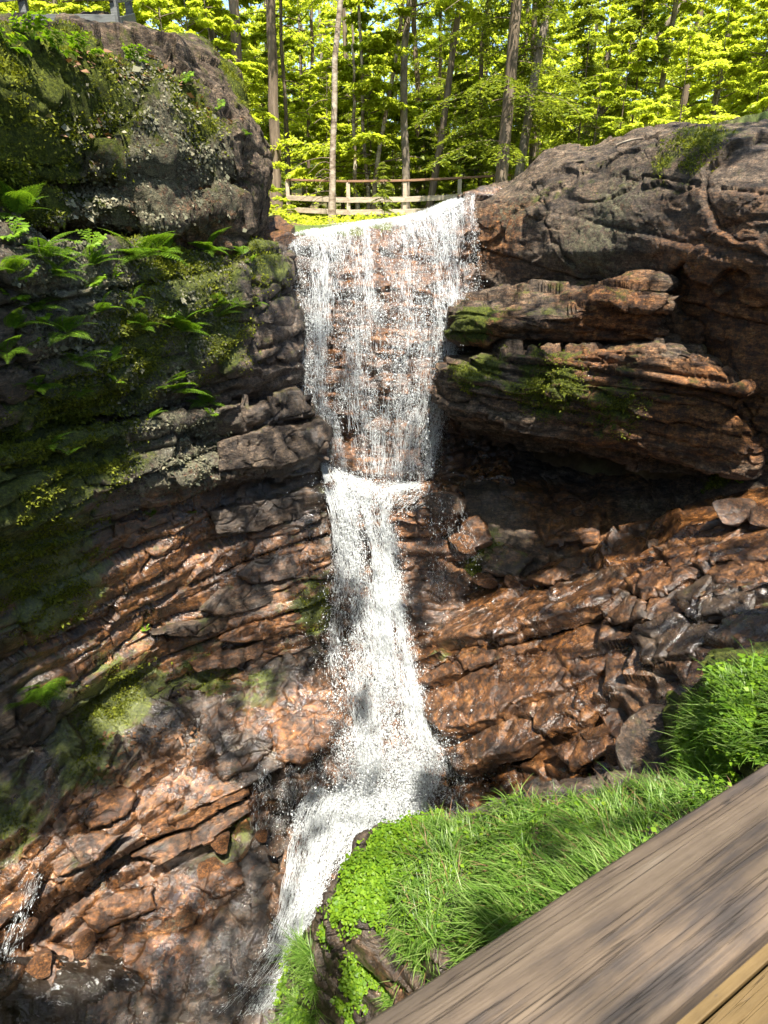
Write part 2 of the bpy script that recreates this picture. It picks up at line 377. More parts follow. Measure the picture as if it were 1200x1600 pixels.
def mat_ground():
    s = NT('leaf_litter'); p = s.n('TexCoord').outputs['Object']
    n = s.noise(p, 2, 8, .7); m = s.noise(p, .25, 4)
    c = s.ramp(n, [(.3, (.03, .02, .012)), (.5, (.11, .07, .035)), (.7, (.22, .14, .08))])
    c = s.mix(s.ramp(m, [(.42, 0), (.6, .8)]), c, s.ramp(s.noise(p, 9, 4), [(.3, (.03, .06, .008)), (.7, (.10, .17, .02))]))
    bp = s.n('Bump', {'Height': n, 'Strength': 1., 'Distance': .1})
    s.done(s.n('BsdfPrincipled', {'Base Color': c, 'Roughness': .9, 'Normal': bp.outputs[0]}).outputs[0])
mat_rock(); mat_foam(); mat_stream(); mat_ground()
mat_leaf('broad_leaf', [(.15, .21, .018), (.24, .31, .028), (.34, .41, .045), (.45, .52, .08)], .5)
mat_leaf('beech_leaf', [(.21, .27, .022), (.31, .38, .035), (.41, .48, .06), (.51, .57, .10)], .6)
mat_leaf('needle', [(.08, .12, .015), (.14, .19, .022), (.21, .26, .03), (.30, .35, .045)], .3)
mat_leaf('fern_leaf', [(.06, .13, .010), (.10, .20, .014), (.17, .27, .018)], .4)
mat_leaf('grass_blade', [(.04, .10, .014), (.08, .165, .02), (.13, .23, .035), (.25, .33, .11)], .35, .38)
mat_leaf('clover_leaf', [(.08, .17, .010), (.14, .25, .013), (.21, .32, .018)], .4)
mat_leaf('moss_tuft', [(.05, .07, .006), (.12, .14, .010), (.21, .23, .016)], .3, .8)
mat_leaf('rock_tripe', [(.035, .038, .024), (.085, .085, .052), (.15, .145, .09), (.25, .225, .15)], .05, .8)
mat_leaf('dead_leaf', [(.10, .05, .025), (.17, .09, .045), (.25, .16, .10)], .1, .8)
mat_bark('brown_bark', [(.3, (.04, .03, .021)), (.5, (.14, .105, .072)), (.7, (.27, .21, .15))])
mat_bark('grey_bark', [(.3, (.05, .042, .034)), (.5, (.17, .14, .105)), (.7, (.33, .28, .21))], (8, 8, 5))
mat_bark('pale_bark', [(.36, (.06, .04, .03)), (.47, (.22, .17, .12)), (.6, (.40, .35, .27))], (4, 4, 9))
mat_wood('weathered_rail', [(.35, (.020, .017, .016)), (.44, (.055, .042, .034)), (.51, (.105, .075, .051)), (.60, (.155, .113, .076)), (.70, (.20, .155, .11))])
mat_wood('fence_wood', [(.3, (.12, .09, .06)), (.5, (.42, .34, .25)), (.7, (.6, .52, .41))], (2, 20, 20), .004, False)
mat_wood('rail_red_wood', [(.3, (.10, .05, .03)), (.5, (.26, .14, .08)), (.7, (.40, .25, .16))], (2, 20, 20), .004, False)
mat_wood('grey_wood', [(.3, (.04, .045, .045)), (.5, (.10, .105, .10)), (.7, (.17, .175, .165))], (2, 20, 20), .004, False)
mat_wood('deck_wood', [(.3, (.045, .029, .011)), (.5, (.095, .061, .022)), (.7, (.14, .092, .036))], (2, 20, 20), .004)
mat_leaf('white_water', [(.66, .70, .73), (.75, .78, .80)], .2, .25, 1.0)
# ------------------------------------------------------------------ ground and gorge
def gz(x, y):
    x = np.asarray(x, float); y = np.asarray(y, float)
    z = .55+np.interp(y, [13, 22, 34, 60, 120], [0, .35, 1.2, 5, 18])
    z = z+1.9/(1+np.exp((x+3.6)*2.2))*np.interp(y, [12, 22, 40], [1, .8, 0])+np.clip(-x-6, 0, 40)*.10
    z = z+1.3/(1+np.exp(-(x-3.6)*2.0))*np.interp(y, [12, 22, 40], [1, .8, 0])+np.clip(x-8, 0, 40)*.10
    return EYE+z+.12*fbm(np.stack([x*.4, y*.4, x*0], -1), 3, 9)
def build_ground():
    xs = np.concatenate([np.linspace(-120, -10, 40), np.linspace(-9.6, 9.6, 130), np.linspace(10, 120, 40)])
    ys = np.concatenate([np.linspace(-60, -6, 20), np.linspace(-5.5, 16, 130), np.linspace(16.5, 160, 90)])
    X, Y = np.meshgrid(xs, ys)
    xl = np.interp(Y, [-6, 6.5, 8, 10, 11, 13.4], [-7.5, -6.6, -5.6, -4.2, -3.2, -2.2])
    xr = np.interp(Y, [-6, 3, 7, 10.5, 13.4], [9, 8.2, 6.6, 4.6, 2.4])
    inside = np.clip(np.minimum(X-xl, xr-X)/.5, 0, 1)*np.clip((13.3-Y)/.5, 0, 1)*np.clip((Y+6)/.5, 0, 1)
    Z = gz(X, Y); Z = Z*(1-inside)+(-1.2)*inside
    me = mesh_np('ground', np.stack([X, Y, Z], -1), grid_quads(len(xs), len(ys)), MAT['leaf_litter'])
    obj('ground', me, kind='structure')
build_ground()

# ------------------------------------------------------------------ rock masses
DU = .02
LC = dict(b=(.05, -.06, 1))
# left cliff
rows = [
 [(-200,290,7.5),(0,325,8.2),(200,365,9.8),(330,380,11),(400,385,11.8),(440,388,12.8),(450,385,14)],
 [(-200,320,5.4),(0,352,6.5),(200,384,8.1),(330,398,9.3),(420,396,10.4),(452,402,11.3),(460,398,13)],
 [(-200,420,5.2),(0,420,6.3),(200,430,7.9),(350,430,9.2),(440,428,10.3),(460,440,11.2),(466,440,13)],
 [(-200,520,5.2),(0,500,6.3),(200,500,7.8),(350,490,9.0),(445,490,10.1),(468,492,11),(472,490,13)],
 [(-200,640,5.3),(0,600,6.3),(200,585,7.8),(350,565,9.0),(445,560,10.0),(476,545,10.7),(480,545,13)],
 [(-200,720,5.4),(0,680,6.4),(200,645,8.0),(330,622,9.2),(430,602,10.2),(466,598,10.9),(470,600,13)],
 [(-200,735,5.6),(0,690,6.7),(200,655,8.4),(330,634,9.8),(425,614,10.9),(448,612,11.6),(450,614,13)],
 [(-200,745,5.3),(0,700,6.3),(200,664,7.8),(335,642,8.9),(430,624,9.8),(488,614,10.4),(494,613,12.5)],
 [(-200,775,5.3),(0,725,6.3),(200,690,7.8),(335,668,8.9),(430,655,9.8),(490,645,10.3),(495,645,12.5)],
 [(-200,785,5.5),(0,735,6.5),(200,700,8.0),(335,678,9.2),(430,665,10.1),(485,655,10.7),(490,655,12.5)],
 [(-200,795,5.3),(0,745,6.3),(200,708,7.8),(335,686,8.9),(430,676,9.7),(508,668,10.2),(514,668,12.3)],
 [(-200,850,5.2),(0,800,6.2),(200,755,7.7),(335,735,8.7),(430,720,9.5),(508,705,10.1),(514,705,12.2)],
 [(-200,905,5.3),(0,845,6.3),(200,800,7.8),(335,775,8.9),(430,760,9.6),(500,742,10.2),(508,742,12.2)],
 [(-200,915,5.5),(0,855,6.5),(200,810,8.0),(335,785,9.1),(430,768,9.9),(508,752,10.4),(514,752,12.1)],
 [(-200,925,5.4),(0,865,6.4),(200,818,7.9),(335,792,9.0),(430,776,9.7),(520,765,10.2),(528,765,12)],
 [(-200,1010,5.5),(0,960,6.5),(200,905,8.0),(335,870,9.0),(430,850,9.6),(526,845,10.0),(532,845,11.6)],
 [(-200,1110,5.5),(0,1050,6.5),(200,995,8.0),(320,960,8.9),(430,930,9.4),(520,925,9.8),(530,925,11.2)],
 [(-200,1200,5.5),(0,1130,6.4),(150,1100,7.5),(310,1060,8.5),(430,1020,9.1),(515,1000,9.5),(525,1000,11)],
 [(-200,1290,5.5),(0,1210,6.3),(150,1160,7.3),(310,1110,8.3),(430,1060,8.9),(515,1040,9.3),(525,1040,11)],
]
bl = [(2,150,470,.7,.9),(2,60,420,.7,.5),(2,290,560,.6,.6),(2,260,730,.6,.8),(2,330,700,.5,.7),(2,120,560,.5,.6),(2,320,430,.7,.5),(2,220,640,.4,.6),
      (1,40,760,.7,1),(1,160,690,.5,.9),(1,60,870,.8,.7),(1,270,420,.7,.8),(1,200,560,.6,.8),(1,120,640,.5,.8),(1,350,520,.6,.6),(1,180,1090,.6,1),(1,100,930,.6,.6),(1,400,400,.6,.6),(1,490,950,.5,.6),(1,320,1060,.5,.4),
      (0,280,880,1.0,1),(0,280,880,.5,1),(3,280,880,.7,.6),(0,400,950,1.1,.8),(0,330,1000,.9,.8),(0,190,960,1,.8),(0,460,880,.7,.5),(0,120,960,.8,.6),(0,300,770,.5,.5),
      (3,300,930,1.8,.9),(3,460,900,1.3,.9),(3,120,1000,1.5,.7),(3,480,700,.9,.35),(3,470,520,.8,.3)]
rock_obj('cliff', rows, 'tall dark layered cliff with ferns and lichen left of the waterfall', base=(.10,.15,.10,.35), blobs=bl, du=DU, seed=3, bed=(.22,.75), bed_amp=.085, blk=(1.6,1.6,.6), blk_amp=.055, tilt=.10, crack=.13, rough=.035, b=(-.12,-.06,1))
# rounded boulder mass on top of the left cliff
rows = [
 [(-220,0,9),(0,42,10.6),(150,52,12.2),(260,72,13.6),(330,85,15),(385,150,15),(400,200,15)],
 [(-220,10,7.0),(0,50,8.2),(110,56,8.8),(200,70,9.5),(280,95,10.2),(345,150,11.2),(385,195,12.5)],
 [(-220,60,6.0),(0,70,7.1),(110,75,7.8),(205,92,8.7),(290,120,9.5),(365,185,10.6),(398,215,12.5)],
 [(-220,150,5.6),(0,160,6.7),(120,165,7.7),(220,165,8.5),(310,185,9.2),(385,225,10.3),(412,255,12.5)],
 [(-220,230,5.5),(0,240,6.6),(120,240,7.6),(220,235,8.3),(310,240,9.1),(390,255,10.1),(416,270,12.5)],
 [(-220,270,5.6),(0,282,6.7),(120,280,7.7),(220,278,8.4),(310,280,9.2),(390,284,10.2),(414,288,12.5)],
 [(-220,283,5.9),(0,293,7.0),(120,291,8.0),(220,288,8.8),(305,288,9.6),(385,292,10.6),(408,296,12.5)],
 [(-220,292,5.6),(0,300,6.7),(120,300,7.7),(220,298,8.4),(300,293,9.1),(390,308,10.0),(417,326,12.3)],
 [(-220,330,5.5),(0,345,6.6),(120,340,7.6),(220,335,8.3),(300,335,9.0),(395,345,10.0),(420,352,12.2)],
 [(-220,360,5.7),(0,375,6.8),(120,372,7.8),(220,370,8.5),(300,368,9.2),(395,378,10.1),(418,378,12.2)],
 [(-220,372,6.5),(0,385,7.6),(120,385,8.6),(220,386,9.3),(300,388,10),(390,392,11),(410,394,12.6)],
 [(-220,350,8.5),(0,370,9.6),(120,375,10.6),(220,380,11.3),(300,385,12),(390,388,13),(405,390,14)],
]
bl = [(2,280,220,.7,1),(2,240,140,.5,.8),(2,200,310,.5,.6),(2,320,290,.5,.7),(2,100,300,.6,.6),(2,180,250,.5,.7),(1,30,110,.8,1),(1,30,200,.5,.7),(1,130,150,.5,.6),(1,300,170,.5,.6),(1,370,140,.6,.9),(1,60,300,.5,.6),(1,120,70,.6,.7),(0,170,200,.7,.5),(0,320,360,.6,.3)]
rock_obj('boulder', rows, 'huge rounded dark boulder overhanging at the top of the left cliff', 'boulder', base=(.10,.22,.15,0), blobs=bl, du=DU, soft=4, seed=8, bed=(.5,1.2), bed_amp=.05, blk=(1.6,1.6,1.0), blk_amp=.05, tilt=.10, rough=.09, crack=.05, bulge=.2)

# broken shelf at the foot of the left cliff
rows = [
 [(-250,1190,6.2),(0,1100,7.0),(150,1085,7.9),(310,1050,8.9),(430,1005,9.5),(520,985,9.9),(600,985,9.9)],
 [(-250,1290,5.4),(0,1190,6.2),(150,1150,7.1),(310,1100,8.1),(430,1048,8.9),(520,1020,9.3),(590,1010,9.4)],
 [(-250,1400,4.9),(0,1290,5.7),(140,1220,6.6),(310,1160,7.5),(420,1110,8.2),(510,1080,8.6),(580,1080,8.5)],
 [(-250,1480,4.6),(0,1370,5.4),(120,1310,6.1),(270,1230,6.95),(390,1190,7.55),(480,1150,7.9),(570,1140,7.9)],
 [(-250,1540,4.45),(0,1440,5.15),(80,1400,5.6),(220,1310,6.4),(380,1232,7.1),(470,1185,7.5),(560,1160,7.6)],
 [(-250,1560,4.6),(0,1455,5.35),(80,1412,5.8),(225,1322,6.6),(385,1245,7.3),(470,1200,7.65),(560,1180,7.6)],
 [(-250,1640,4.5),(0,1500,5.2),(90,1470,5.65),(250,1375,6.5),(400,1295,7.1),(480,1270,7.2),(560,1260,7.0)],
 [(-250,1660,4.3),(0,1520,4.95),(150,1500,5.4),(290,1430,6.0),(400,1370,6.4),(480,1340,6.5),(560,1330,6.3)],
 [(-250,1720,4.1),(0,1600,4.6),(150,1560,5.0),(300,1510,5.35),(420,1460,5.6),(500,1440,5.6),(570,1430,5.5)],
 [(-250,1900,3.4),(0,1780,3.8),(150,1740,4.0),(300,1700,4.2),(430,1640,4.4),(500,1600,4.6),(570,1560,4.7)],
]
bl = [(0,280,1250,.6,1),(0,150,1250,.5,.8),(0,480,1150,.5,.9),(0,500,1090,.5,.6),(0,80,1440,.6,1),(0,200,1450,.7,.8),(0,270,1450,.5,.8),(0,20,1380,.6,.9),(0,400,1110,.5,.5),(0,370,1260,.4,.9),
      (1,180,1100,.5,1),(1,130,1180,.5,.5),(1,350,1290,.4,.5),(1,30,1280,.5,.5),(1,400,1060,.4,.4)]
rock_obj('rock_shelf', rows, 'wet dark and orange rock shelf sloping from the left cliff into the stream', 'rock shelf', base=(.14,.08,.0,1.0), blobs=bl, du=DU, seed=21, b=(.04,-.39,.92), bed=(.14,.36), bed_amp=.03, blk=(1.5,1.0,.5), blk_amp=.035, tilt=.07, rough=.025, crack=.06, bulge=.08, terr=1, terr2=.6)

# wall behind the falls
rows = [
 [(400,376,15.5),(470,368,15.5),(560,362,15.5),(650,352,15.5),(710,332,15.5),(760,302,15),(800,285,15)],
 [(400,384,12.6),(455,379,12.2),(520,374,11.9),(610,364,11.9),(680,340,12.2),(740,312,12.6),(790,292,13)],
 [(400,395,12.4),(455,385,11.9),(520,382,11.5),(610,378,11.5),(690,365,11.8),(742,345,12.3),(790,330,12.8)],
 [(410,450,12.2),(460,440,11.7),(520,440,11.2),(610,440,11.2),(690,440,11.5),(745,440,12.1),(800,440,12.8)],
 [(420,500,12.0),(468,490,11.6),(520,495,11.0),(620,490,10.9),(690,475,11.1),(740,480,11.9),(800,480,12.6)],
 [(430,600,11.8),(475,590,11.4),(530,590,10.9),(620,590,10.8),(680,590,11.0),(730,590,11.7),(800,590,12.4)],
 [(440,690,11.5),(500,685,11.2),(550,690,10.8),(620,690,10.8),(665,690,10.9),(730,690,11.5),(800,690,12.2)],
 [(470,750,11.0),(510,738,10.6),(560,742,10.5),(620,748,10.5),(660,748,10.6),(730,740,11.2),(800,740,12.0)],
 [(480,775,10.6),(515,762,10.1),(560,770,9.9),(620,775,9.8),(680,772,9.9),(720,780,10.4),(800,790,11.0)],
 [(490,860,10.4),(528,850,9.9),(560,850,9.7),(620,850,9.7),(690,850,9.75),(730,850,10.0),(800,860,10.6)],
 [(490,930,10.1),(525,925,9.6),(560,925,9.4),(620,925,9.3),(690,925,9.3),(740,925,9.5),(800,930,10.2)],
 [(490,1010,9.7),(525,1005,9.2),(560,1005,8.9),(620,1000,8.8),(690,990,8.9),(740,980,9.1),(800,970,9.8)],
 [(480,1090,8.9),(520,1090,8.5),(560,1095,8.2),(620,1090,8.1),(690,1090,8.1),(740,1080,8.3),(800,1070,9)],
 [(470,1160,8.1),(520,1160,7.8),(560,1165,7.5),(620,1165,7.4),(690,1160,7.4),(740,1150,7.6),(800,1140,8)],
 [(460,1250,7.2),(520,1250,7.0),(560,1250,6.85),(620,1250,6.8),(690,1240,6.8),(740,1230,6.9),(800,1220,7.2)],
 [(440,1340,6.4),(500,1340,6.2),(550,1340,6.1),(620,1340,6.0),(690,1330,6.0),(740,1330,6),(800,1330,6)],
 [(420,1450,5.7),(470,1450,5.6),(530,1450,5.5),(600,1450,5.4),(690,1430,5.3),(740,1430,5.3),(800,1430,5.3)],
]
bl = [(0,450,370,.8,1),(0,620,460,1,.8),(0,600,640,.9,.9),(0,640,790,.7,1),(0,730,830,.6,.8),(0,620,1100,1,.8),(0,520,600,.6,1)]
rock_obj('rock_wall', rows, 'wet stepped rock wall behind the falling water', 'rock wall', base=(.35,.05,0,.9), blobs=bl, du=DU, seed=33, bed=(.15,.5), bed_amp=.06, blk=(.8,.8,.4), blk_amp=.07, tilt=.12, bulge=.10)

# right wall
rows = [
 [(735,296,15),(800,282,15),(860,232,14.5),(920,222,14),(1010,203,13.5),(1140,196,12.5),(1300,196,11),(1500,200,9.5)],
 [(740,302,13.2),(800,284,12.7),(860,238,12.2),(930,225,11.6),(1010,208,10.9),(1140,202,9.9),(1300,210,8.7),(1500,220,7.6)],
 [(742,320,12.4),(800,302,11.8),(860,256,11.4),(930,240,10.7),(1010,226,10.0),(1140,222,9.0),(1300,235,7.9),(1500,250,6.8)],
 [(742,360,12.2),(800,350,11.5),(860,330,10.9),(930,315,10.2),(1020,300,9.5),(1140,300,8.5),(1300,310,7.5),(1500,330,6.5)],
 [(742,410,12.1),(800,405,11.4),(860,395,10.8),(930,390,10.1),(1020,385,9.5),(1140,385,8.4),(1300,400,7.4),(1500,420,6.4)],
 [(742,450,12.1),(800,445,11.5),(860,438,11.0),(930,430,10.4),(1030,440,9.7),(1140,460,8.6),(1300,480,7.5),(1500,500,6.5)],
 [(740,500,12.1),(800,500,11.6),(860,500,11.1),(930,500,10.5),(1040,510,9.7),(1150,540,8.5),(1300,570,7.5),(1500,600,6.5)],
 [(735,580,12.4),(800,580,12.0),(860,580,11.7),(930,585,11.1),(1050,600,9.8),(1170,630,8.3),(1300,660,7.4),(1500,700,6.4)],
 [(730,640,12.6),(800,650,12.5),(860,655,12.2),(930,660,11.7),(1050,680,10.2),(1180,690,8.1),(1300,710,7.3),(1500,750,6.3)],
 [(720,700,12.2),(790,712,12.2),(860,718,12.0),(930,724,11.5),(1050,732,10.0),(1180,738,8.0),(1300,755,7.2),(1500,800,6.2)],
 [(700,770,10.7),(770,765,10.5),(850,772,10.4),(930,784,9.9),(1050,780,8.9),(1180,752,7.85),(1300,770,7.1),(1500,820,6.1)],
 [(690,850,10.1),(760,850,9.9),(850,860,9.4),(930,855,9.0),(1050,800,8.5),(1180,768,7.8),(1300,785,7.1),(1500,840,6.1)],
 [(680,930,9.7),(760,930,9.5),(850,910,9.2),(940,890,8.8),(1060,830,8.3),(1190,790,7.7),(1300,810,7.0),(1500,860,6)],
]
bl = [(1,930,300,.6,.2),(1,850,300,.5,.2),(2,800,330,.5,.4),(2,920,400,.6,.6),(2,960,310,.5,.5),(0,780,370,.6,.7),(0,1120,450,1.0,.7),(0,1160,620,.8,.8),(0,850,770,.5,1),(0,1000,700,.8,.6),(1,1130,740,.3,1),(1,760,880,.5,.6),(0,700,830,.5,.7),(0,900,820,.7,.6),(1,1080,240,.6,.4),(3,800,780,1.2,.5),(3,1100,420,1,.15)]
rock_obj('cliff', rows, 'tall brown rock cliff with a rounded top right of the waterfall', base=(.10,.06,.10,.12), blobs=bl, du=DU, seed=44, b=(.25,-.05,1), bed=(.5,1.3), bed_amp=.03, blk=(2.3,2.3,1.5), blk_amp=.05, tilt=.075, crack=.07, rough=.06, bulge=.16, terr=.12)

# overhanging ledges of the right wall
def ledge(name, label, secs, **kw):
    rows = [[s[k] for s in secs] for k in range(len(secs[0]))]
    return rock_obj(name, rows, label, 'rock ledge', closed=True, du=.017, **kw)
ledge('rock_ledge', 'upper flat-topped rock ledge jutting from the right cliff toward the falls', [
 [(712,470,11.2),(703,486,10.5),(703,500,10.35),(708,528,10.4),(715,540,11.2)],
 [(770,462,11.6),(725,480,10.1),(735,500,9.9),(745,536,10.0),(770,545,11.6)],
 [(835,440,11.6),(800,492,9.6),(800,505,9.55),(805,530,9.9),(830,545,11.6)],
 [(900,432,11.3),(892,483,9.3),(892,496,9.25),(890,530,9.7),(895,545,11.3)],
 [(980,424,10.8),(985,440,9.3),(985,470,9.1),(985,535,9.4),(985,548,10.8)],
 [(1030,430,10.4),(1040,442,9.2),(1044,470,9.05),(1035,530,9.3),(1030,545,10.4)]],
 base=(.25,.18,.05,.1), blobs=[(1,730,500,.4,.9),(0,760,530,.4,.6),(0,960,510,.5,.9),(2,840,450,.5,.3)], seed=51, terr=.12, bed=(.07,.22), bed_amp=.075, blk=(1.0,.8,.25), blk_amp=.07, tilt=.09, rough=.04, crack=.05, bulge=.08, b=(.10,.10,1))
ledge('rock_ledge', 'massive lower rock ledge with mossy face overhanging the dark hollow', [
 [(700,545,11.4),(688,552,10.3),(684,590,10.1),(690,640,10.2),(705,662,11.2)],
 [(770,538,11.2),(735,552,9.6),(725,600,9.4),(735,655,9.7),(765,680,11.2)],
 [(870,522,10.7),(860,556,8.9),(850,610,8.75),(860,680,9.2),(880,705,10.7)],
 [(960,516,10.2),(960,545,8.5),(960,610,8.3),(960,700,8.9),(970,722,10.2)],
 [(1050,524,9.6),(1060,548,8.1),(1065,630,8.0),(1050,710,8.5),(1050,735,9.6)],
 [(1110,550,9.0),(1135,590,7.8),(1140,650,7.7),(1120,728,8.0),(1115,745,9.0)],
 [(1160,590,8.6),(1178,640,7.7),(1185,680,7.65),(1172,730,7.75),(1165,742,8.6)]],
 base=(.20,.16,.04,.15), blobs=[(1,850,600,.5,.55),(1,740,570,.4,.6),(0,920,560,.6,.5),(0,1100,640,.6,.9),(0,1160,660,.4,1),(0,950,690,.6,.6),(1,960,640,.4,.5)], seed=62, terr=.12, bed=(.09,.32), bed_amp=.09, blk=(1.1,.9,.3), blk_amp=.08, tilt=.10, rough=.05, crack=.06, bulge=.10, b=(.16,.08,1))

# slabs right of the plunge
rows = [
 [(560,930,10.1),(640,925,10),(740,900,9.9),(850,870,9.6),(960,830,9.0),(1080,790,8.3),(1200,755,7.9),(1380,720,7.4),(1600,720,7)],
 [(560,985,9.2),(640,975,9.1),(740,955,8.9),(860,915,8.6),(960,875,8.15),(1080,830,7.6),(1200,790,7.2),(1380,760,6.7),(1600,760,6.2)],
 [(560,1005,9.1),(640,998,9.05),(745,975,8.85),(862,935,8.6),(962,893,8.15),(1080,845,7.6),(1200,805,7.2),(1380,780,6.7),(1600,780,6.2)],
 [(560,1040,8.5),(650,1028,8.35),(745,1005,8.1),(830,985,7.85),(940,940,7.5),(1060,890,6.9),(1200,850,6.4),(1380,830,5.9),(1600,830,5.4)],
 [(560,1062,8.45),(650,1055,8.3),(750,1032,8.05),(840,1005,7.8),(945,960,7.45),(1065,905,6.9),(1200,870,6.4),(1380,850,5.9),(1600,850,5.4)],
 [(570,1130,7.7),(660,1128,7.6),(735,1112,7.3),(850,1062,6.95),(960,1000,6.6),(1070,950,6.15),(1200,920,5.7),(1380,900,5.2),(1600,900,4.8)],
 [(570,1150,7.65),(665,1150,7.6),(740,1135,7.3),(860,1085,6.95),(965,1020,6.6),(1075,965,6.15),(1200,935,5.7),(1380,920,5.2),(1600,920,4.8)],
 [(580,1190,7.2),(680,1190,7.1),(760,1175,6.8),(880,1120,6.3),(975,1060,6.0),(1080,1005,5.6),(1200,980,5.1),(1380,960,4.7),(1600,960,4.3)],
 [(590,1215,7.1),(690,1212,7.0),(770,1200,6.7),(900,1150,6.2),(985,1090,5.9),(1085,1030,5.5),(1200,1010,5.0),(1380,990,4.6),(1600,990,4.2)],
 [(600,1260,6.7),(700,1250,6.6),(800,1240,6.2),(920,1200,5.7),(1000,1150,5.4),(1100,1100,4.9),(1220,1080,4.5),(1400,1060,4.1),(1600,1060,3.8)],
 [(620,1360,5.9),(720,1340,5.8),(820,1320,5.5),(940,1280,5.0),(1030,1240,4.7),(1120,1200,4.3),(1250,1180,4.0),(1420,1160,3.7),(1600,1160,3.4)],
]
bl = [(0,700,960,.7,1),(0,740,1040,.6,1),(0,820,1060,.8,.8),(0,720,1110,.6,1),(0,740,1190,.6,.9),(0,850,920,.6,.5),(0,1120,800,.8,.8),(0,1000,870,.8,.5),(0,900,1160,.5,.8),
      (1,680,1020,.25,.35),(1,1160,930,.5,.3)]
rock_obj('rock_slab', rows, 'broad stepped wet slabs sloping down from the right wall to the plunge', 'rock slab', base=(.33,.02,0,1.0), blobs=bl, du=DU, seed=71, b=(-.52,.12,.85), bed=(.14,.36), bed_amp=.02, blk=(2.2,1.7,.6), blk_amp=.02, tilt=.03, rough=.015, fine=.003, crack=.06, bulge=.05, terr=1, tcell=1.3)

# near mound rock and near right bank
rows = [
 [(430,1600,4.7),(470,1520,5.0),(600,1420,5.2),(800,1350,5),(1000,1300,4.6),(1200,1280,4.2),(1450,1260,4)],
 [(462,1480,4.5),(508,1405,4.1),(585,1300,4.35),(760,1268,4.25),(960,1230,3.95),(1130,1225,3.6),(1400,1200,3.2)],
 [(470,1500,4.2),(525,1430,3.8),(605,1350,3.85),(790,1330,3.55),(950,1290,3.3),(1150,1265,3.1),(1400,1240,2.8)],
 [(478,1515,4.0),(545,1450,3.55),(622,1440,3.35),(760,1435,3.0),(950,1400,2.7),(1200,1350,2.5),(1450,1330,2.2)],
 [(470,1550,3.9),(560,1490,3.45),(640,1520,3.15),(740,1505,2.75),(950,1500,2.4),(1250,1450,2.1),(1500,1430,1.9)],
 [(435,1620,4.1),(510,1560,3.75),(610,1620,3.3),(750,1720,2.7),(950,1720,2.2),(1300,1620,1.8),(1500,1600,1.6)],
 [(400,1720,4.2),(500,1760,3.8),(600,1850,3.4),(750,2000,2.7),(950,2000,2.2),(1300,1900,1.8),(1500,1900,1.6)],
]
rock_obj('boulder', rows, 'dark wet boulder bank under the grass in the foreground', 'boulder', base=(.03,.10,0,.7), blobs=[(0,620,1540,.4,.4)], du=DU, seed=81, bed=(.3,.7), bed_amp=.05, blk=(.8,.8,.5), blk_amp=.06, bulge=.08)
rows = [
 [(1010,1120,5.4),(1060,1080,5.3),(1130,1040,5.2),(1250,1000,5),(1400,980,4.8)],
 [(1020,1150,4.7),(1062,1085,4.65),(1110,1040,4.6),(1230,1015,4.3),(1400,1000,4)],
 [(1040,1190,4.3),(1080,1140,4.1),(1130,1110,3.95),(1250,1080,3.7),(1420,1060,3.4)],
 [(1050,1225,4.05),(1095,1190,3.75),(1150,1175,3.45),(1270,1160,3.1),(1450,1140,2.8)],
 [(1060,1275,3.75),(1110,1250,3.4),(1170,1245,3.1),(1300,1240,2.8),(1500,1230,2.5)],
]
rock_obj('earth_bank', rows, 'mossy earth bank under the bright grass at the right edge', 'bank', base=(.1,.6,0,.2), du=DU, seed=91, bed_amp=.03, blk_amp=.04, bulge=.06)

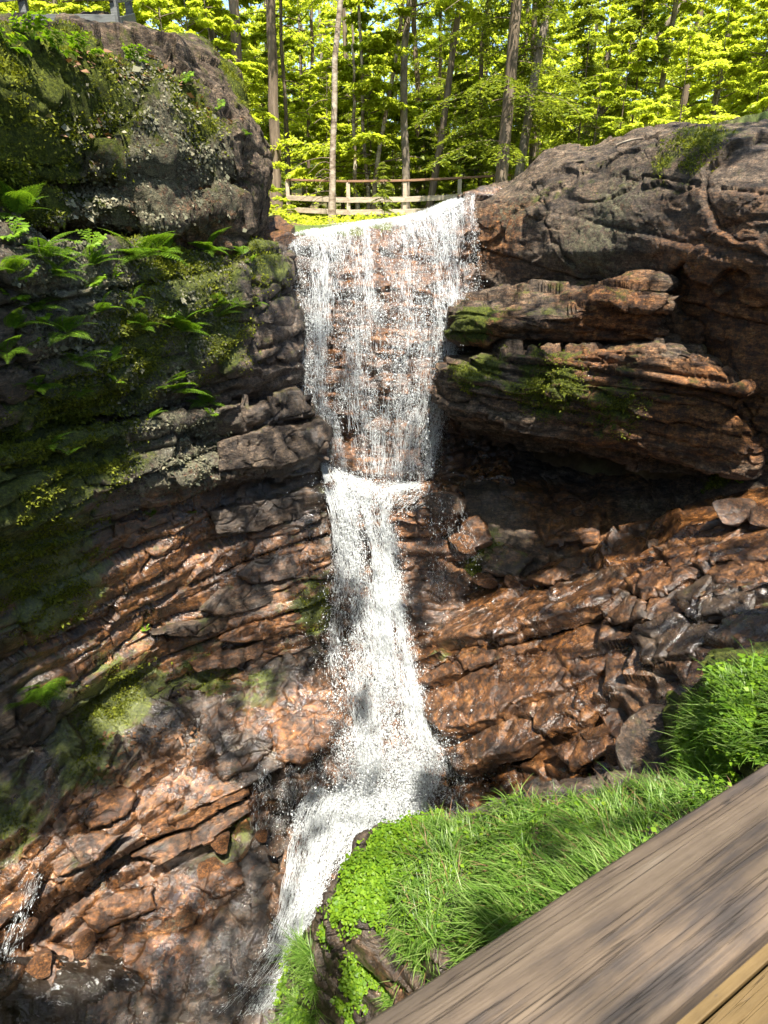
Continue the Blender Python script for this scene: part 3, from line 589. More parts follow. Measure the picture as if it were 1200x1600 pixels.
# separate slabs and broken beds lying on the larger masses
def closest(label, px, py):
    D, N, M = ROCKS[label]; comp = D[..., 1]*CP-(D[..., 2]-EYE)*SP
    X = 600+F*D[..., 0]/comp; Y = 800-F*(D[..., 1]*SP+(D[..., 2]-EYE)*CP)/comp
    dist = np.linalg.norm(D-[0, 0, EYE], axis=-1); e = (X-px)**2+(Y-py)**2
    m = e < 90
    if m.any(): j = np.argmin(np.where(m, dist, 1e9))
    else: j = np.argmin(e)
    return D.reshape(-1, 3)[j], N.reshape(-1, 3)[j]
def slab(rock, poly, nrm, thick, label, mask, lift=.05, group=None, seed=0, name='flat_rock', under=.06, blend=.5):
    S = np.array([closest(rock, a, b)[0] for a, b in poly]); c = S.mean(0)
    u, s, vt = np.linalg.svd(S-c); n0 = vt[2]*(1 if vt[2]@(np.array([0, 0, EYE])-c) > 0 else -1)
    n = np.array(nrm, float); n /= np.linalg.norm(n); n = n*blend+n0*(1-blend); n /= np.linalg.norm(n); c = c+n*lift
    r = np.random.default_rng(seed); B = []
    for a, b in poly:
        d = np.array(P3(a, b, 1.0))-[0, 0, EYE]; t = ((c-[0, 0, EYE])@n)/(d@n); q = np.array([0, 0, EYE])+d*t
        B.append(q if np.linalg.norm(q-c) < 3.0 else c+(q-c)/np.linalg.norm(q-c)*3.0)
    B = np.array(B); c = B.mean(0); L = np.concatenate([[0], np.cumsum(np.linalg.norm(np.roll(B, -1, 0)-B, axis=1))])
    m = int(np.clip(L[-1]/.018, 60, 420)); t = np.linspace(0, L[-1], m, endpoint=False); BB = np.concatenate([B, B[:1]])
    E = np.stack([np.interp(t, L, BB[:, k]) for k in range(3)], -1)
    out = E-c; rr = np.linalg.norm(out, axis=1, keepdims=True); out /= rr
    jag = .035*fbm(E*3.2+seed, 3, seed)+.05*rnd(worley(E*[3.5, 3.5, 3.5]+seed, seed)[2], 1)
    E = E+out*jag[:, None]
    R_ = int(np.clip(rr.mean()/.02, 12, 60)); rows = []
    for k in range(R_+1):
        f = max(k/R_, .002); rows.append(c+(E-c)*f)
    G = np.array(rows); h = .03*fbm(G*1.6+seed, 2, seed+1)+.008*fbm(G*8, 3, seed+2)
    f1, f2, ci, cv = worley(G*[1.3, 1.3, 1.3]+.3*noise(G*3, seed)[..., None], seed+3)
    h = h+.03*rnd(ci, 1)+.05*(cv[..., 0]*rnd(ci, 2)+cv[..., 1]*rnd(ci, 3)+cv[..., 2]*rnd(ci, 4))-.03*np.exp(-((f2-f1)/.04)**2)
    f1, f2, ci, cv = worley(G*[4.5, 4.5, 4.5]+.3*noise(G*9, seed)[..., None], seed+9)
    h = h+.008*rnd(ci, 1)+.016*(cv[..., 0]*rnd(ci, 2)+cv[..., 1]*rnd(ci, 3)+cv[..., 2]*rnd(ci, 4))
    fr_ = (np.arange(R_+1)/R_)[:, None]; h = h-.03*np.clip((fr_-.9)/.1, 0, 1)**2
    G = G+n*h[..., None]
    side = []; ns = max(6, int(thick/.02)); last = G[-1]
    for k in range(1, ns+1):
        v = k/ns; b = .02*np.sin(v*9+seed+2*noise(E*2, seed)); lay = .02*rnd((np.floor(v*4+noise(E*1.5, seed+7))).astype(np.uint32), 3)
        side.append(last-n*thick*v-out*(under*v+b+lay)[:, None]+.012*noise(np.stack([E[:, 0]*9, E[:, 1]*9, E[:, 2]*9+v*6], -1), seed)[:, None]*out)
    G = np.concatenate([G, np.array(side)]); G = np.concatenate([G, G[:, :1]], 1)
    me = mesh_np(name, G, grid_quads(G.shape[1], G.shape[0]), MAT['rock'], attr={'surface_mask': np.tile(np.array(mask, np.float32), (G.shape[0]*G.shape[1], 1))})
    return obj(name, me, None, label, 'rock slab', group, 'thing')
KS = 'broad stepped wet slabs sloping down from the right wall to the plunge'; KB = (-.52, .12, .85)
ES = 'wet dark and orange rock shelf sloping from the left cliff into the stream'; EB = (.04, -.39, .92)
LCL = 'tall dark layered cliff with ferns and lichen left of the waterfall'
for i, (poly, th, lab, mk) in enumerate([
  ([(628,985),(700,958),(810,930),(885,908),(975,902),(968,922),(850,965),(775,985),(715,996),(650,1004)], .30, 'long wet slab running right from the chute below the hollow, its top glistening', (.45,.05,0,1)),
  ([(652,1064),(725,1020),(830,1002),(840,1012),(720,1048),(665,1070)], .22, 'narrow orange slab beside the chute above the largest slab', (.95,.1,0,.7)),
  ([(642,1104),(700,1072),(790,1024),(880,1003),(952,994),(985,1018),(905,1062),(818,1086),(765,1122),(690,1140)], .30, 'largest smooth orange brown slab beside the foot of the chute', (.75,0,0,.9)),
  ([(690,1172),(772,1132),(815,1098),(900,1070),(985,1036),(975,1078),(912,1125),(842,1142),(800,1172),(710,1200)], .26, 'lowest cracked slab just above the grassy mound', (.45,0,0,1)),
  ([(880,915),(920,893),(972,886),(978,915),(905,932)], .18, 'small glossy slab at the middle of the right slope', (.3,0,0,1)),
  ([(975,902),(1020,880),(1092,888),(1045,920),(1000,928)], .20, 'tilted pinkish slab with a dark broken edge at the right slope', (.5,0,0,.9)),
  ([(930,948),(970,922),(1006,942),(1002,962),(945,966)], .18, 'small flat slab with a pale top between larger slabs', (.4,0,.1,.8)),
  ([(1020,850),(1100,824),(1230,808),(1240,860),(1115,874),(1050,870)], .20, 'wide sunlit slab below the foot of the right cliff', (.5,0,0,.9)),
  ([(812,905),(880,884),(918,888),(870,910)], .18, 'thin brown slab at the top of the slope below the hollow', (.5,.1,0,.8)),
  ([(1050,930),(1110,900),(1180,905),(1160,950),(1080,962)], .20, 'dark wet slab near the right edge above the bright grass', (.1,.05,0,1)),
  ([(980,985),(1040,955),(1120,975),(1080,1020),(1000,1030)], .22, 'dark glossy slab above the large rounded rock', (.1,0,0,1)),
  ([(860,1170),(920,1135),(975,1120),(960,1165),(890,1195)], .2, 'dark reddish slab behind the grassy mound', (.5,0,0,1)),
  ([(1090,880),(1150,872),(1220,880),(1230,905),(1120,900)], .18, 'flat brown slab at the right edge below the sunlit slab', (.45,0,0,.9))]):
    slab(KS, poly, KB, th, lab, mk, lift=.07, seed=300+i)
RWL = 'tall brown rock cliff with a rounded top right of the waterfall'
for i, (poly, th, lab, mk) in enumerate([
  ([(662,872),(712,812),(748,806),(768,846),(712,872)], .3, 'sloping brown slab beside the thin trickle right of the chute', (.6,.05,0,.8)),
  ([(672,700),(720,690),(790,716),(800,745),(740,750),(680,725)], .4, 'wet reddish hump under the lower ledge beside the falls', (.5,.05,0,1)),
  ([(740,860),(790,845),(830,870),(800,900),(750,895)], .3, 'mossy dark block in the hollow beside the trickle', (.3,.25,0,.7)),
  ([(820,790),(880,760),(940,790),(930,840),(850,850)], .3, 'glowing orange face of rock at the back of the hollow', (1,0,0,.6))]):
    slab(RWL, poly, (-.5, -.3, .8), th, lab, mk, lift=.12, seed=340+i)
for i, (poly, th, lab, mk) in enumerate([
  ([(218,1298),(280,1250),(386,1226),(392,1242),(310,1287),(240,1310)], .16, 'bright orange tilted slab on the lower left shelf', (1,0,0,.5)),
  ([(205,1335),(300,1292),(384,1248),(394,1268),(330,1310),(250,1350)], .2, 'dark brown slab just beneath the bright orange tilted slab', (.5,.05,0,.8)),
  ([(125,1425),(170,1398),(238,1383),(246,1418),(155,1455)], .2, 'brown slab low on the left shelf above the pale broken rocks', (.7,0,0,.8)),
  ([(243,1447),(278,1424),(308,1426),(302,1446),(270,1463)], .16, 'pale tan block among the broken rocks by the stream', (.5,0,.3,.2)),
  ([(163,1488),(200,1460),(262,1455),(268,1473),(228,1488)], .14, 'pale flat slab at the edge of the stream', (.6,0,.2,.3)),
  ([(-10,1425),(30,1385),(52,1348),(60,1366),(34,1412),(-5,1455)], .2, 'orange slab at the left edge beside the small trickle', (1,0,0,.6)),
  ([(425,1130),(498,1092),(544,1106),(542,1160),(474,1186),(428,1178)], .35, 'rounded orange block beside the foot of the falls', (.85,0,0,.9)),
  ([(330,1190),(400,1150),(430,1160),(400,1195),(350,1215)], .18, 'dark wet slab left of the rounded orange block', (.3,.1,0,1)),
  ([(120,1260),(180,1225),(215,1240),(200,1275),(140,1295)], .14, 'rust mottled slab on the middle of the left shelf', (.8,.1,0,.6)),
  ([(60,1340),(110,1300),(200,1300),(150,1345),(90,1370)], .16, 'blackish slab with orange edges on the left shelf', (.45,.1,0,.9)),
  ([(300,1380),(360,1345),(405,1350),(380,1385),(330,1400)], .2, 'brown block between the shelf edge and the foot of the falls', (.5,0,0,.9))]):
    slab(ES, poly, EB, th, lab, mk, lift=.06, seed=360+i)
for i, (poly, th, lab, mk) in enumerate([
  ([(318,952),(350,920),(445,905),(425,942),(350,962)], .22, 'dark lens shaped bed standing out of the lower left cliff', (.25,.1,0,.6)),
  ([(243,992),(350,958),(370,974),(320,998)], .25, 'thin dark ledge with a tiny plant on the lower left cliff', (.2,.2,0,.5)),
  ([(348,1002),(380,980),(468,958),(474,975),(400,1004)], .2, 'orange edged thin bed low on the left cliff', (.8,.05,0,.8)),
  ([(300,1040),(372,1008),(466,988),(462,1010),(372,1040),(312,1052)], .2, 'brown bed at the foot of the left cliff', (.5,.1,0,.7)),
  ([(372,900),(400,872),(488,862),(486,900),(400,915)], .18, 'dark bed beside the chute on the left cliff', (.3,.05,0,.8)),
  ([(330,800),(420,782),(516,770),(520,800),(420,826),(340,836)], .16, 'thin dark overhanging bed level with the break of the falls', (.1,.05,0,.6)),
  ([(345,690),(430,668),(508,668),(512,700),(440,730),(350,735)], .14, 'dark cracked block jutting beside the upper falls', (.05,.05,.05,.3))]):
    slab(LCL, poly, (.75, -.5, .35), th, lab, mk, lift=.08, seed=400+i, blend=.35)

# loose stones
def stone_mesh(name, seed, sx=1, sy=1, sz=.7, sub=4, mask=(.4, .05, 0, .6), ncut=9):
    import bmesh
    bm = bmesh.new(); bmesh.ops.create_icosphere(bm, subdivisions=sub, radius=1.0)
    V = np.array([v.co[:] for v in bm.verts]); Q = np.array([[v.index for v in f.verts] for f in bm.faces]); bm.free()
    r = np.random.default_rng(seed)
    for _ in range(ncut):
        n = r.normal(size=3); n /= np.linalg.norm(n); d = r.uniform(.5, .85)
        e = np.maximum(V@n-d, 0); V = V-n*(e*.93)[:, None]
    V = V*[sx, sy, sz]; L = np.linalg.norm(V, axis=1, keepdims=True)
    V = V*(1+.06*fbm(V*2.5, 3, seed)+.02*fbm(V*9, 3, seed+5))[:, None]
    return mesh_np(name, V, Q, MAT['rock'], attr={'surface_mask': np.tile(np.array(mask, np.float32), (len(V), 1))})
def stone(px, py, Y, r, me, label, group=None, rot=None, sink=.25, cat='rock'):
    o = obj('rock', me, None, label, cat, group)
    p = P3(px, py, Y); o.location = (p[0], p[1], p[2]-r*sink); o.scale = (r, r, r)
    o.rotation_euler = rot or (random.uniform(-.4, .4), random.uniform(-.4, .4), random.uniform(0, 6.28)); return o
SM = [stone_mesh('rock', 100+i, 1.15, .85, .55+.06*i, 4, ((.7, .0, 0, .5), (.3, .1, 0, .7), (.55, 0, .1, .6), (.45, .12, 0, .8))[i]) for i in range(4)]
big = stone_mesh('rock', 131, 1.1, .85, .8, 5, (.22, .12, 0, .75), 7)
stone(1030, 1150, 4.75, .43, big, 'large rounded dark rock between the wet slabs and the grass', rot=(.1, -.3, .6))
stone(965, 1175, 4.95, .16, SM[0], 'small orange rock beside the large rounded dark rock', rot=(.3, .2, 1))
stone(880, 1235, 4.55, .17, SM[0], 'orange rock just behind the top of the grassy mound', rot=(.1, .1, .3))
stone(1150, 790, 7.2, .28, SM[3], 'dark flat rock on the slabs beneath the right cliff', rot=(.1, .1, .2))
stone(1190, 805, 6.9, .18, SM[2], 'brown rock at the right edge beneath the right cliff')
stone(690, 775, 9.9, .42, SM[1], 'dark rock beside the ledge where the falls break', rot=(0, .3, .4))
for (px, py, Y, r, k) in [(285,1440,5.95,.26,0),(240,1475,5.6,.30,0),(300,1465,5.75,.2,2),(350,1420,6.1,.22,1),(385,1345,6.6,.2,0),(330,1355,6.6,.28,0),(400,1430,5.95,.16,2),(190,1480,5.6,.2,0),(430,1320,6.6,.18,1),(360,1480,5.6,.2,3),(420,1390,6.2,.15,3),(130,1470,5.5,.2,0),(60,1500,5.15,.22,0),(20,1440,5.3,.3,0),(250,1520,5.3,.16,1),(390,1500,5.45,.12,2),(345,1310,6.75,.2,0),(450,1370,6.2,.14,0),(320,1520,5.25,.15,1),(410,1300,6.85,.15,0)]:
    stone(px, py, Y, r, SM[k], 'broken reddish rock lying loose at the lower left beside the stream', 'broken rocks beside the stream')
for (px, py, Y, r, k) in [(760,900,9.3,.25,0),(800,905,9.1,.2,0),(720,840,9.8,.28,0),(900,880,8.8,.25,3),(1030,850,8.0,.22,1)]:
    stone(px, py, Y, r, SM[k], 'broken rust stained rock in the hollow below the lower ledge', 'broken rocks in the hollow')

stone(438, 366, 11.9, .36, SM[0], 'bright orange rock at the left edge of the lip of the falls', rot=(.1, .1, 1.2))
stone(428, 352, 12.9, .42, SM[2], 'rust stained rock on the bank just left of the lip', rot=(.2, -.1, .2))
stone(446, 356, 12.7, .26, SM[0], 'small orange rock between the lip and the bank', rot=(.1, .2, 2.))
stone(412, 392, 12.2, .36, SM[2], 'brown rock below the bright orange one at the left of the lip', rot=(.2, .1, .4))
# stream at the bottom left
def build_stream():
    rows = [[(-300,1560,4.75),(0,1492,5.05),(120,1485,5.45),(260,1490,5.5),(360,1500,5.5),(450,1480,5.5)],
            [(-300,1640,4.4),(0,1540,4.85),(150,1530,5.1),(280,1530,5.2),(380,1540,5.15),(460,1520,5.2)],
            [(-300,1800,3.9),(0,1640,4.4),(150,1620,4.6),(300,1610,4.7),(400,1600,4.75),(470,1580,4.85)],
            [(-300,2100,3.1),(0,1900,3.5),(150,1860,3.7),(300,1840,3.8),(400,1800,3.9),(480,1760,4)]]
    G = loft(rows, .03)
    G[..., 2] += .13*fbm(G*[2.6, 3.4, 1], 4, 5)+.05*ridge(G*[5, 9, 1], 4, 6)-.12
    obj('stream', mesh_np('stream', G, grid_quads(G.shape[1], G.shape[0]), MAT['stream_water']), kind='structure')
build_stream()
# ------------------------------------------------------------------ falling water
def tri_tubes(paths, rad):
    """paths (n,k,3), rad (n,k): three-sided tapered tubes -> V,Q"""
    n, k, _ = paths.shape
    T = np.gradient(paths, axis=1); T /= np.linalg.norm(T, axis=-1, keepdims=True)+1e-9
    a = np.cross(T, [0.31, .9, .2]); a /= np.linalg.norm(a, axis=-1, keepdims=True)+1e-9
    b = np.cross(T, a)
    V = np.stack([paths+rad[..., None]*(a*math.cos(t)+b*math.sin(t)) for t in (0, 2.094, 4.189)], 2)   # n,k,3,3
    base = np.arange(n)[:, None, None]*k*3+np.arange(k-1)[None, :, None]*3
    j = np.arange(3)[None, None]; jn = (j+1) % 3
    Q = np.stack([base+j, base+jn, base+3+jn, base+3+j], -1).reshape(-1, 4)
    return V.reshape(-1, 3), Q
OCT = np.array([[0, 0, 1], [1, 0, 0], [0, 1, 0], [-1, 0, 0], [0, -1, 0], [0, 0, -1]], float)
OCF = np.array([[0, 1, 2], [0, 2, 3], [0, 3, 4], [0, 4, 1], [5, 2, 1], [5, 3, 2], [5, 4, 3], [5, 1, 4]])
def drops(C, rad, dirs, stretch):
    n = len(C); d = dirs/np.linalg.norm(dirs, axis=1, keepdims=True)
    a = np.cross(d, [.3, .9, .2]); a /= np.linalg.norm(a, axis=1, keepdims=True); b = np.cross(d, a)
    V = C[:, None]+rad[:, None, None]*(OCT[None, :, 0:1]*a[:, None]+OCT[None, :, 1:2]*b[:, None]+OCT[None, :, 2:3]*d[:, None]*stretch[:, None, None])
    Q = np.arange(n)[:, None, None]*6+OCF[None]
    return V.reshape(-1, 3), Q.reshape(-1, 3)
def samp(G, v, u):
    nv, nu = G.shape[:2]; v = np.clip(v, 0, nv-1.001); u = np.clip(u, 0, nu-1.001)
    i = v.astype(int); j = u.astype(int); a = (v-i); b = (u-j)
    if G.ndim == 3: a = a[..., None]; b = b[..., None]
    return (G[i, j]*(1-a)*(1-b)+G[i+1, j]*a*(1-b)+G[i, j+1]*(1-a)*b+G[i+1, j+1]*a*b)
WS = []
def flow(root, rows, dens, nstrand, ndrop, v0=.0, smax=3.6, srad=.006, drad=.0075, lift=.05, seg=.5, wob=.02, sheet=True, lsheet=0.):
    G, Lu, Lv, D = loft(rows, .03, soft=2, vals=dens)
    N = normals(G); nv, nu = G.shape[:2]
    g = G+N*(.035*fbm(G*[5, 5, 2.2], 4, 77)+.02*ridge(G*[9, 9, 5], 3, 78))[..., None]
    if sheet:
        X, Yv = np.meshgrid(Lu, Lv)
        me = mesh_np('water_sheet', g+N*lsheet, grid_quads(nu, nv), MAT['falling_water'], uv=np.stack([X, Yv], -1).reshape(-1, 2), attr={'density': D.ravel()})
        obj('water_sheet', me, root)
    r = RNG; m = nstrand*6
    u = r.uniform(0, nu-1, m); v = r.uniform(0, nv-1, m)
    pr = samp(D, v, u)*np.clip(.5+1.1*noise(np.stack([u*.16, v*.02, u*0], -1), 31)+.5*noise(np.stack([u*.7, v*.05, u*0], -1), 32), 0.02, 1.5)
    sel = np.nonzero(r.uniform(0, 1, m) < pr)[0][:nstrand]
    u, v = u[sel], v[sel]; n = len(u); K = 6
    L = r.uniform(.25, 1, n)*seg/ (Lv[-1]/(nv-1)); t = np.linspace(0, 1, K)[None]
    vv = v[:, None]+L[:, None]*t
    uu = u[:, None]+r.normal(0, wob/ (Lu[-1]/(nu-1)), (n, K)).cumsum(1)*.6
    ok = vv[:, -1] < nv-1; vv, uu = vv[ok], uu[ok]; n = len(vv)
    off = np.abs(r.normal(0, lift, (n, 1)))*np.clip((vv[:, :1]/nv-v0)*5, .06, 1)+.008
    Pth = samp(G, vv, uu)+samp(N, vv, uu)*(off+r.normal(0, wob*.5, (n, K)).cumsum(1)*.5)[..., None]
    ra = srad*r.uniform(.4, 1.6, (n, 1))*np.array([.25, .9, 1.1, 1, .8, .3])[None]*r.uniform(.7, 1.3, (n, K))
    V1, Q1 = tri_tubes(Pth, ra)
    m = ndrop*5; u = r.uniform(0, nu-1, m); v = r.uniform(0, nv-2, m)
    pr = (samp(D, v, u)**.7)*np.clip(.55+.9*noise(np.stack([u*.22, v*.06, u*0], -1), 41)+.4*noise(np.stack([u*.9, v*.3, u*0], -1), 42), .02, 1.2)
    sel = np.nonzero(r.uniform(0, 1, m) < pr)[0][:ndrop]; u, v = u[sel], v[sel]; n = len(u)
    C = samp(G, v, u); d = samp(G, v+1, u)-C+r.normal(0, .008, (n, 3)); C = C+samp(N, v, u)*(np.abs(r.normal(0, lift*1.6, n))*np.clip((v/nv-v0)*5, .05, 1)+.008)[:, None]
    C += r.normal(0, .015, C.shape)
    V2, Q2 = drops(C, drad*np.exp(r.normal(0, .55, n)), d, r.uniform(1, smax, n))
    WS.append((V1, Q1, V2, Q2))
wf = obj('waterfall', None, label='white waterfall tumbling down the stepped rock into the gorge', cat='waterfall')
wf.location = (0, 0, 0)
# upper curtain
U = [
 [(425,366,15.2),(500,355,15.2),(570,347,15.2),(640,337,15.2),(690,319,15.2),(752,297,14.6)],
 [(440,372,12.5),(500,360,12.6),(570,351,12.6),(640,342,12.6),(690,324,12.7),(745,302,12.9)],
 [(450,378,11.9),(505,366,11.65),(575,356,11.6),(640,350,11.6),(690,330,11.9),(742,306,12.35)],
 [(456,395,11.7),(510,388,11.3),(580,384,11.25),(650,380,11.3),(695,362,11.6),(740,340,12.15)],
 [(462,450,11.5),(515,445,11.0),(585,445,10.95),(650,445,11.0),(700,440,11.35),(745,430,12.0)],
 [(468,500,11.4),(515,500,10.8),(590,500,10.7),(655,500,10.7),(702,480,11.0),(735,480,11.8)],
 [(470,560,11.3),(518,560,10.7),(590,555,10.6),(650,555,10.55),(697,545,10.75),(710,545,11.5)],
 [(462,612,11.3),(522,620,10.7),(590,620,10.6),(645,620,10.55),(684,620,10.7),(692,620,11.4)],
 [(500,690,11.2),(535,690,10.65),(590,690,10.6),(635,690,10.5),(668,690,10.6),(676,690,11.2)],
 [(508,735,10.7),(545,748,10.4),(590,752,10.35),(630,752,10.3),(660,752,10.35),(668,752,10.9)],
]
UD = [[.8,.9,1,1,.9,.7],[.8,.9,1,1,.9,.6],[.6,.8,.95,.95,.85,.5],[.6,.75,.85,.72,.62,.28],[.6,.75,.72,.6,.55,.15],[.62,.75,.7,.62,.55,.06],[.65,.7,.62,.62,.6,.1],[.7,.62,.58,.6,.62,.1],[.55,.5,.42,.45,.45,.06],[.6,.45,.36,.38,.35,.05]]
flow(wf, U, UD, 15000, 150000, v0=.40, srad=.0015, drad=.0025, smax=2.2, lift=.07, seg=.26, wob=.014)
# chute from the ledge to the plunge
C_ = [
 [(500,722,10.6),(530,735,10.3),(580,752,10.2),(630,752,10.2),(675,755,10.2),(692,765,10.3)],
 [(510,760,10.1),(540,765,9.85),(572,772,9.75),(600,775,9.7),(640,768,9.75),(690,775,9.8)],
 [(520,800,9.85),(545,805,9.6),(575,810,9.55),(597,812,9.55),(602,815,9.6),(606,815,9.75)],
 [(530,860,9.75),(552,860,9.5),(585,860,9.45),(605,860,9.5),(612,860,9.55),(618,860,9.7)],
 [(522,930,9.45),(550,930,9.2),(590,930,9.1),(606,925,9.1),(616,925,9.2),(622,925,9.35)],
 [(515,1000,9.1),(550,1000,8.8),(595,1000,8.65),(615,995,8.6),(628,995,8.65),(636,995,8.8)],
 [(510,1070,8.5),(550,1075,8.1),(600,1075,7.95),(628,1075,7.9),(646,1080,7.95),(656,1080,8.1)],
 [(530,1150,7.7),(560,1160,7.4),(605,1160,7.25),(640,1160,7.2),(670,1160,7.25),(686,1165,7.4)],
 [(530,1235,6.95),(570,1240,6.7),(610,1240,6.6),(660,1235,6.6),(700,1225,6.65),(730,1225,6.8)],
 [(470,1300,6.5),(520,1300,6.3),(570,1300,6.2),(640,1300,6.1),(690,1300,6.1),(730,1300,6.2)],
]
CD = [[.9,.9,.6,.55,.55,.35],[.8,.95,.9,.6,.5,.3],[.6,.85,.95,.9,.5,.2],[.35,.55,.85,.95,.6,.2],[.28,.32,.65,.92,.8,.3],[.3,.34,.55,.9,.85,.3],[.28,.36,.6,.85,.7,.25],[.25,.5,.75,.9,.7,.25],[.5,.8,.95,.9,.7,.35],[.5,.7,.9,.9,.7,.4]]
flow(wf, C_, CD, 15000, 50000, srad=.0021, drad=.0029, lift=.06, seg=.22, wob=.022)
E_ = [
 [(490,1225,6.95),(540,1225,6.75),(590,1230,6.6),(650,1230,6.5)],
 [(465,1270,6.65),(510,1275,6.45),(560,1285,6.3),(620,1290,6.2)],
 [(455,1340,6.2),(490,1345,6.05),(530,1345,5.95),(590,1345,5.9)],
 [(445,1410,5.75),(475,1415,5.6),(505,1415,5.5),(550,1410,5.45)],
 [(425,1470,5.4),(452,1475,5.3),(480,1470,5.25),(510,1470,5.2)],
 [(385,1525,5.12),(415,1530,5.05),(445,1525,5.0),(475,1515,4.95)],
 [(330,1580,4.85),(365,1590,4.78),(400,1590,4.74),(440,1575,4.7)],
]
ED = [[.4,.75,.95,.95],[.3,.55,.8,.9],[.28,.5,.65,.7],[.25,.45,.5,.4],[.1,.2,.2,.1],[.05,.1,.1,.05],[.02,.05,.05,.02]]
flow(wf, E_, ED, 5000, 16000, srad=.0022, drad=.0028, lift=.05, seg=.3, wob=.02)
# thin side trickles
def trickle(x0, y0, Y0, x1, y1, Y1, w, n, nd, d=.3):
    rows = []
    for k in range(5):
        t = k/4; x = x0+(x1-x0)*t; y = y0+(y1-y0)*t; Y = Y0+(Y1-Y0)*t
        rows.append([(x-w, y, Y), (x, y, Y-.05), (x+w, y, Y)])
    flow(wf, rows, [[d*.6, d, d*.6]]*5, n, nd, srad=.0012, drad=.003, lift=.03, seg=.12, wob=.014, sheet=False)
trickle(668,480,10.7,660,760,10.25,22,500,900,.5); trickle(650,600,10.5,656,745,10.25,18,300,500,.6)
trickle(690,775,9.7,684,960,9.25,16,240,260); trickle(700,780,9.75,735,880,9.5,20,150,160)
trickle(540,800,9.9,528,1010,9.2,10,120,400); trickle(500,1080,8.6,470,1170,7.7,30,220,160,.4)
trickle(470,1195,7.35,452,1290,6.9,22,300,200,.5); trickle(412,1190,7.4,408,1300,6.75,12,180,110,.5)
trickle(520,1120,8.2,505,1230,7.2,24,200,600,.5); trickle(725,300,12.2,715,450,11.7,16,120,200,.4)
trickle(62,1362,5.55,8,1505,4.85,9,170,220,.4)
def join_strands(items):
    V, A, B, k = [], [], [], 0
    for V1, Q1, V2, Q2 in items:
        V += [V1, V2]; A.append(Q1+k); k += len(V1); B.append(Q2+k); k += len(V2)
    obj('water_strands', mesh_np('water_strands', np.concatenate(V), [np.concatenate(A), np.concatenate(B)], MAT['white_water']), wf)
join_strands(WS)
# spray thrown up by the plunge and broken off the chute
def spray(px, py, Y, n, sx, sz, rad):
    c = np.array(P3(px, py, Y)); C = c+RNG.normal(0, 1, (n, 3))*[sx, sx*.7, sz]
    V, Q = drops(C, rad*.62*np.exp(RNG.normal(0, .55, n)), RNG.normal(0, 1, (n, 3))+[0, 0, -1], RNG.uniform(1, 2.5, n)); return V, Q
Vs, Qs, k = [], [], 0
for a in [(610,1205,6.5,14000,.42,.2,.0042),(610,1190,6.6,2500,.5,.3,.006),(660,1190,6.7,1200,.35,.25,.005),(560,1190,6.8,900,.35,.25,.005),(600,1100,7.7,4500,.28,.35,.0042),(520,1010,9.0,600,.3,.3,.007),(620,1010,8.6,400,.2,.3,.005),
          (575,760,9.9,1200,.4,.10,.007),(680,790,9.6,300,.2,.25,.005),(700,900,9.2,500,.35,.5,.005),(540,930,9.1,800,.2,.5,.007),(480,1290,6.4,800,.3,.3,.005),(590,600,10.4,1500,.5,.9,.006),(720,1130,7.2,200,.4,.3,.005)]:
    V, Q = spray(*a); Vs.append(V); Qs.append(Q+k); k += len(V)
obj('spray', mesh_np('spray', np.concatenate(Vs), np.concatenate(Qs), MAT['white_water']), wf)
# ------------------------------------------------------------------ trees
def tube(path, rad, k=7):
    """swept tapered tube -> V,Q (list of quads)"""
    p = np.array(path, float); n = len(p); T = np.gradient(p, axis=0); T /= np.linalg.norm(T, axis=1, keepdims=True)+1e-9
    a = np.cross(T, [.13, .97, .2]); a /= np.linalg.norm(a, axis=1, keepdims=True)+1e-9; b = np.cross(T, a)
    th = np.arange(k)*2*math.pi/k
    V = p[:, None]+np.array(rad)[:, None, None]*(np.cos(th)[None, :, None]*a[:, None]+np.sin(th)[None, :, None]*b[:, None])
    i = np.arange(n-1)[:, None]*k; j = np.arange(k)[None]; jn = (j+1) % k
    return V.reshape(-1, 3), np.stack([i+j, i+jn, i+k+jn, i+k+j], -1).reshape(-1, 4)
def leaves(C, D, Nn, size, wid=.55, fold=.18):
    """diamond leaves at C pointing along D with normal Nn -> V,Q"""
    n = len(C); D = D/(np.linalg.norm(D, axis=1, keepdims=True)+1e-9)
    S = np.cross(D, Nn); S /= np.linalg.norm(S, axis=1, keepdims=True)+1e-9; U = np.cross(S, D)
    s = size[:, None]
    V = np.stack([C, C+D*s*.45+S*s*wid*.5+U*s*fold*.5, C+D*s-U*s*fold*.6, C+D*s*.45-S*s*wid*.5+U*s*fold*.5], 1)
    return V.reshape(-1, 3), np.arange(n*4).reshape(-1, 4)
class Bag:
    def __init__(s): s.V = []; s.Q = []; s.M = []; s.n = 0
    def add(s, VQ, m=0):
        V, Q = VQ; s.V.append(V); s.Q.append(Q+s.n); s.M.append(np.full(len(Q), m)); s.n += len(V)
    def mesh(s, name, mats, smooth=True): return mesh_np(name, np.concatenate(s.V), np.concatenate(s.Q), mats, smooth=smooth, midx=np.concatenate(s.M))
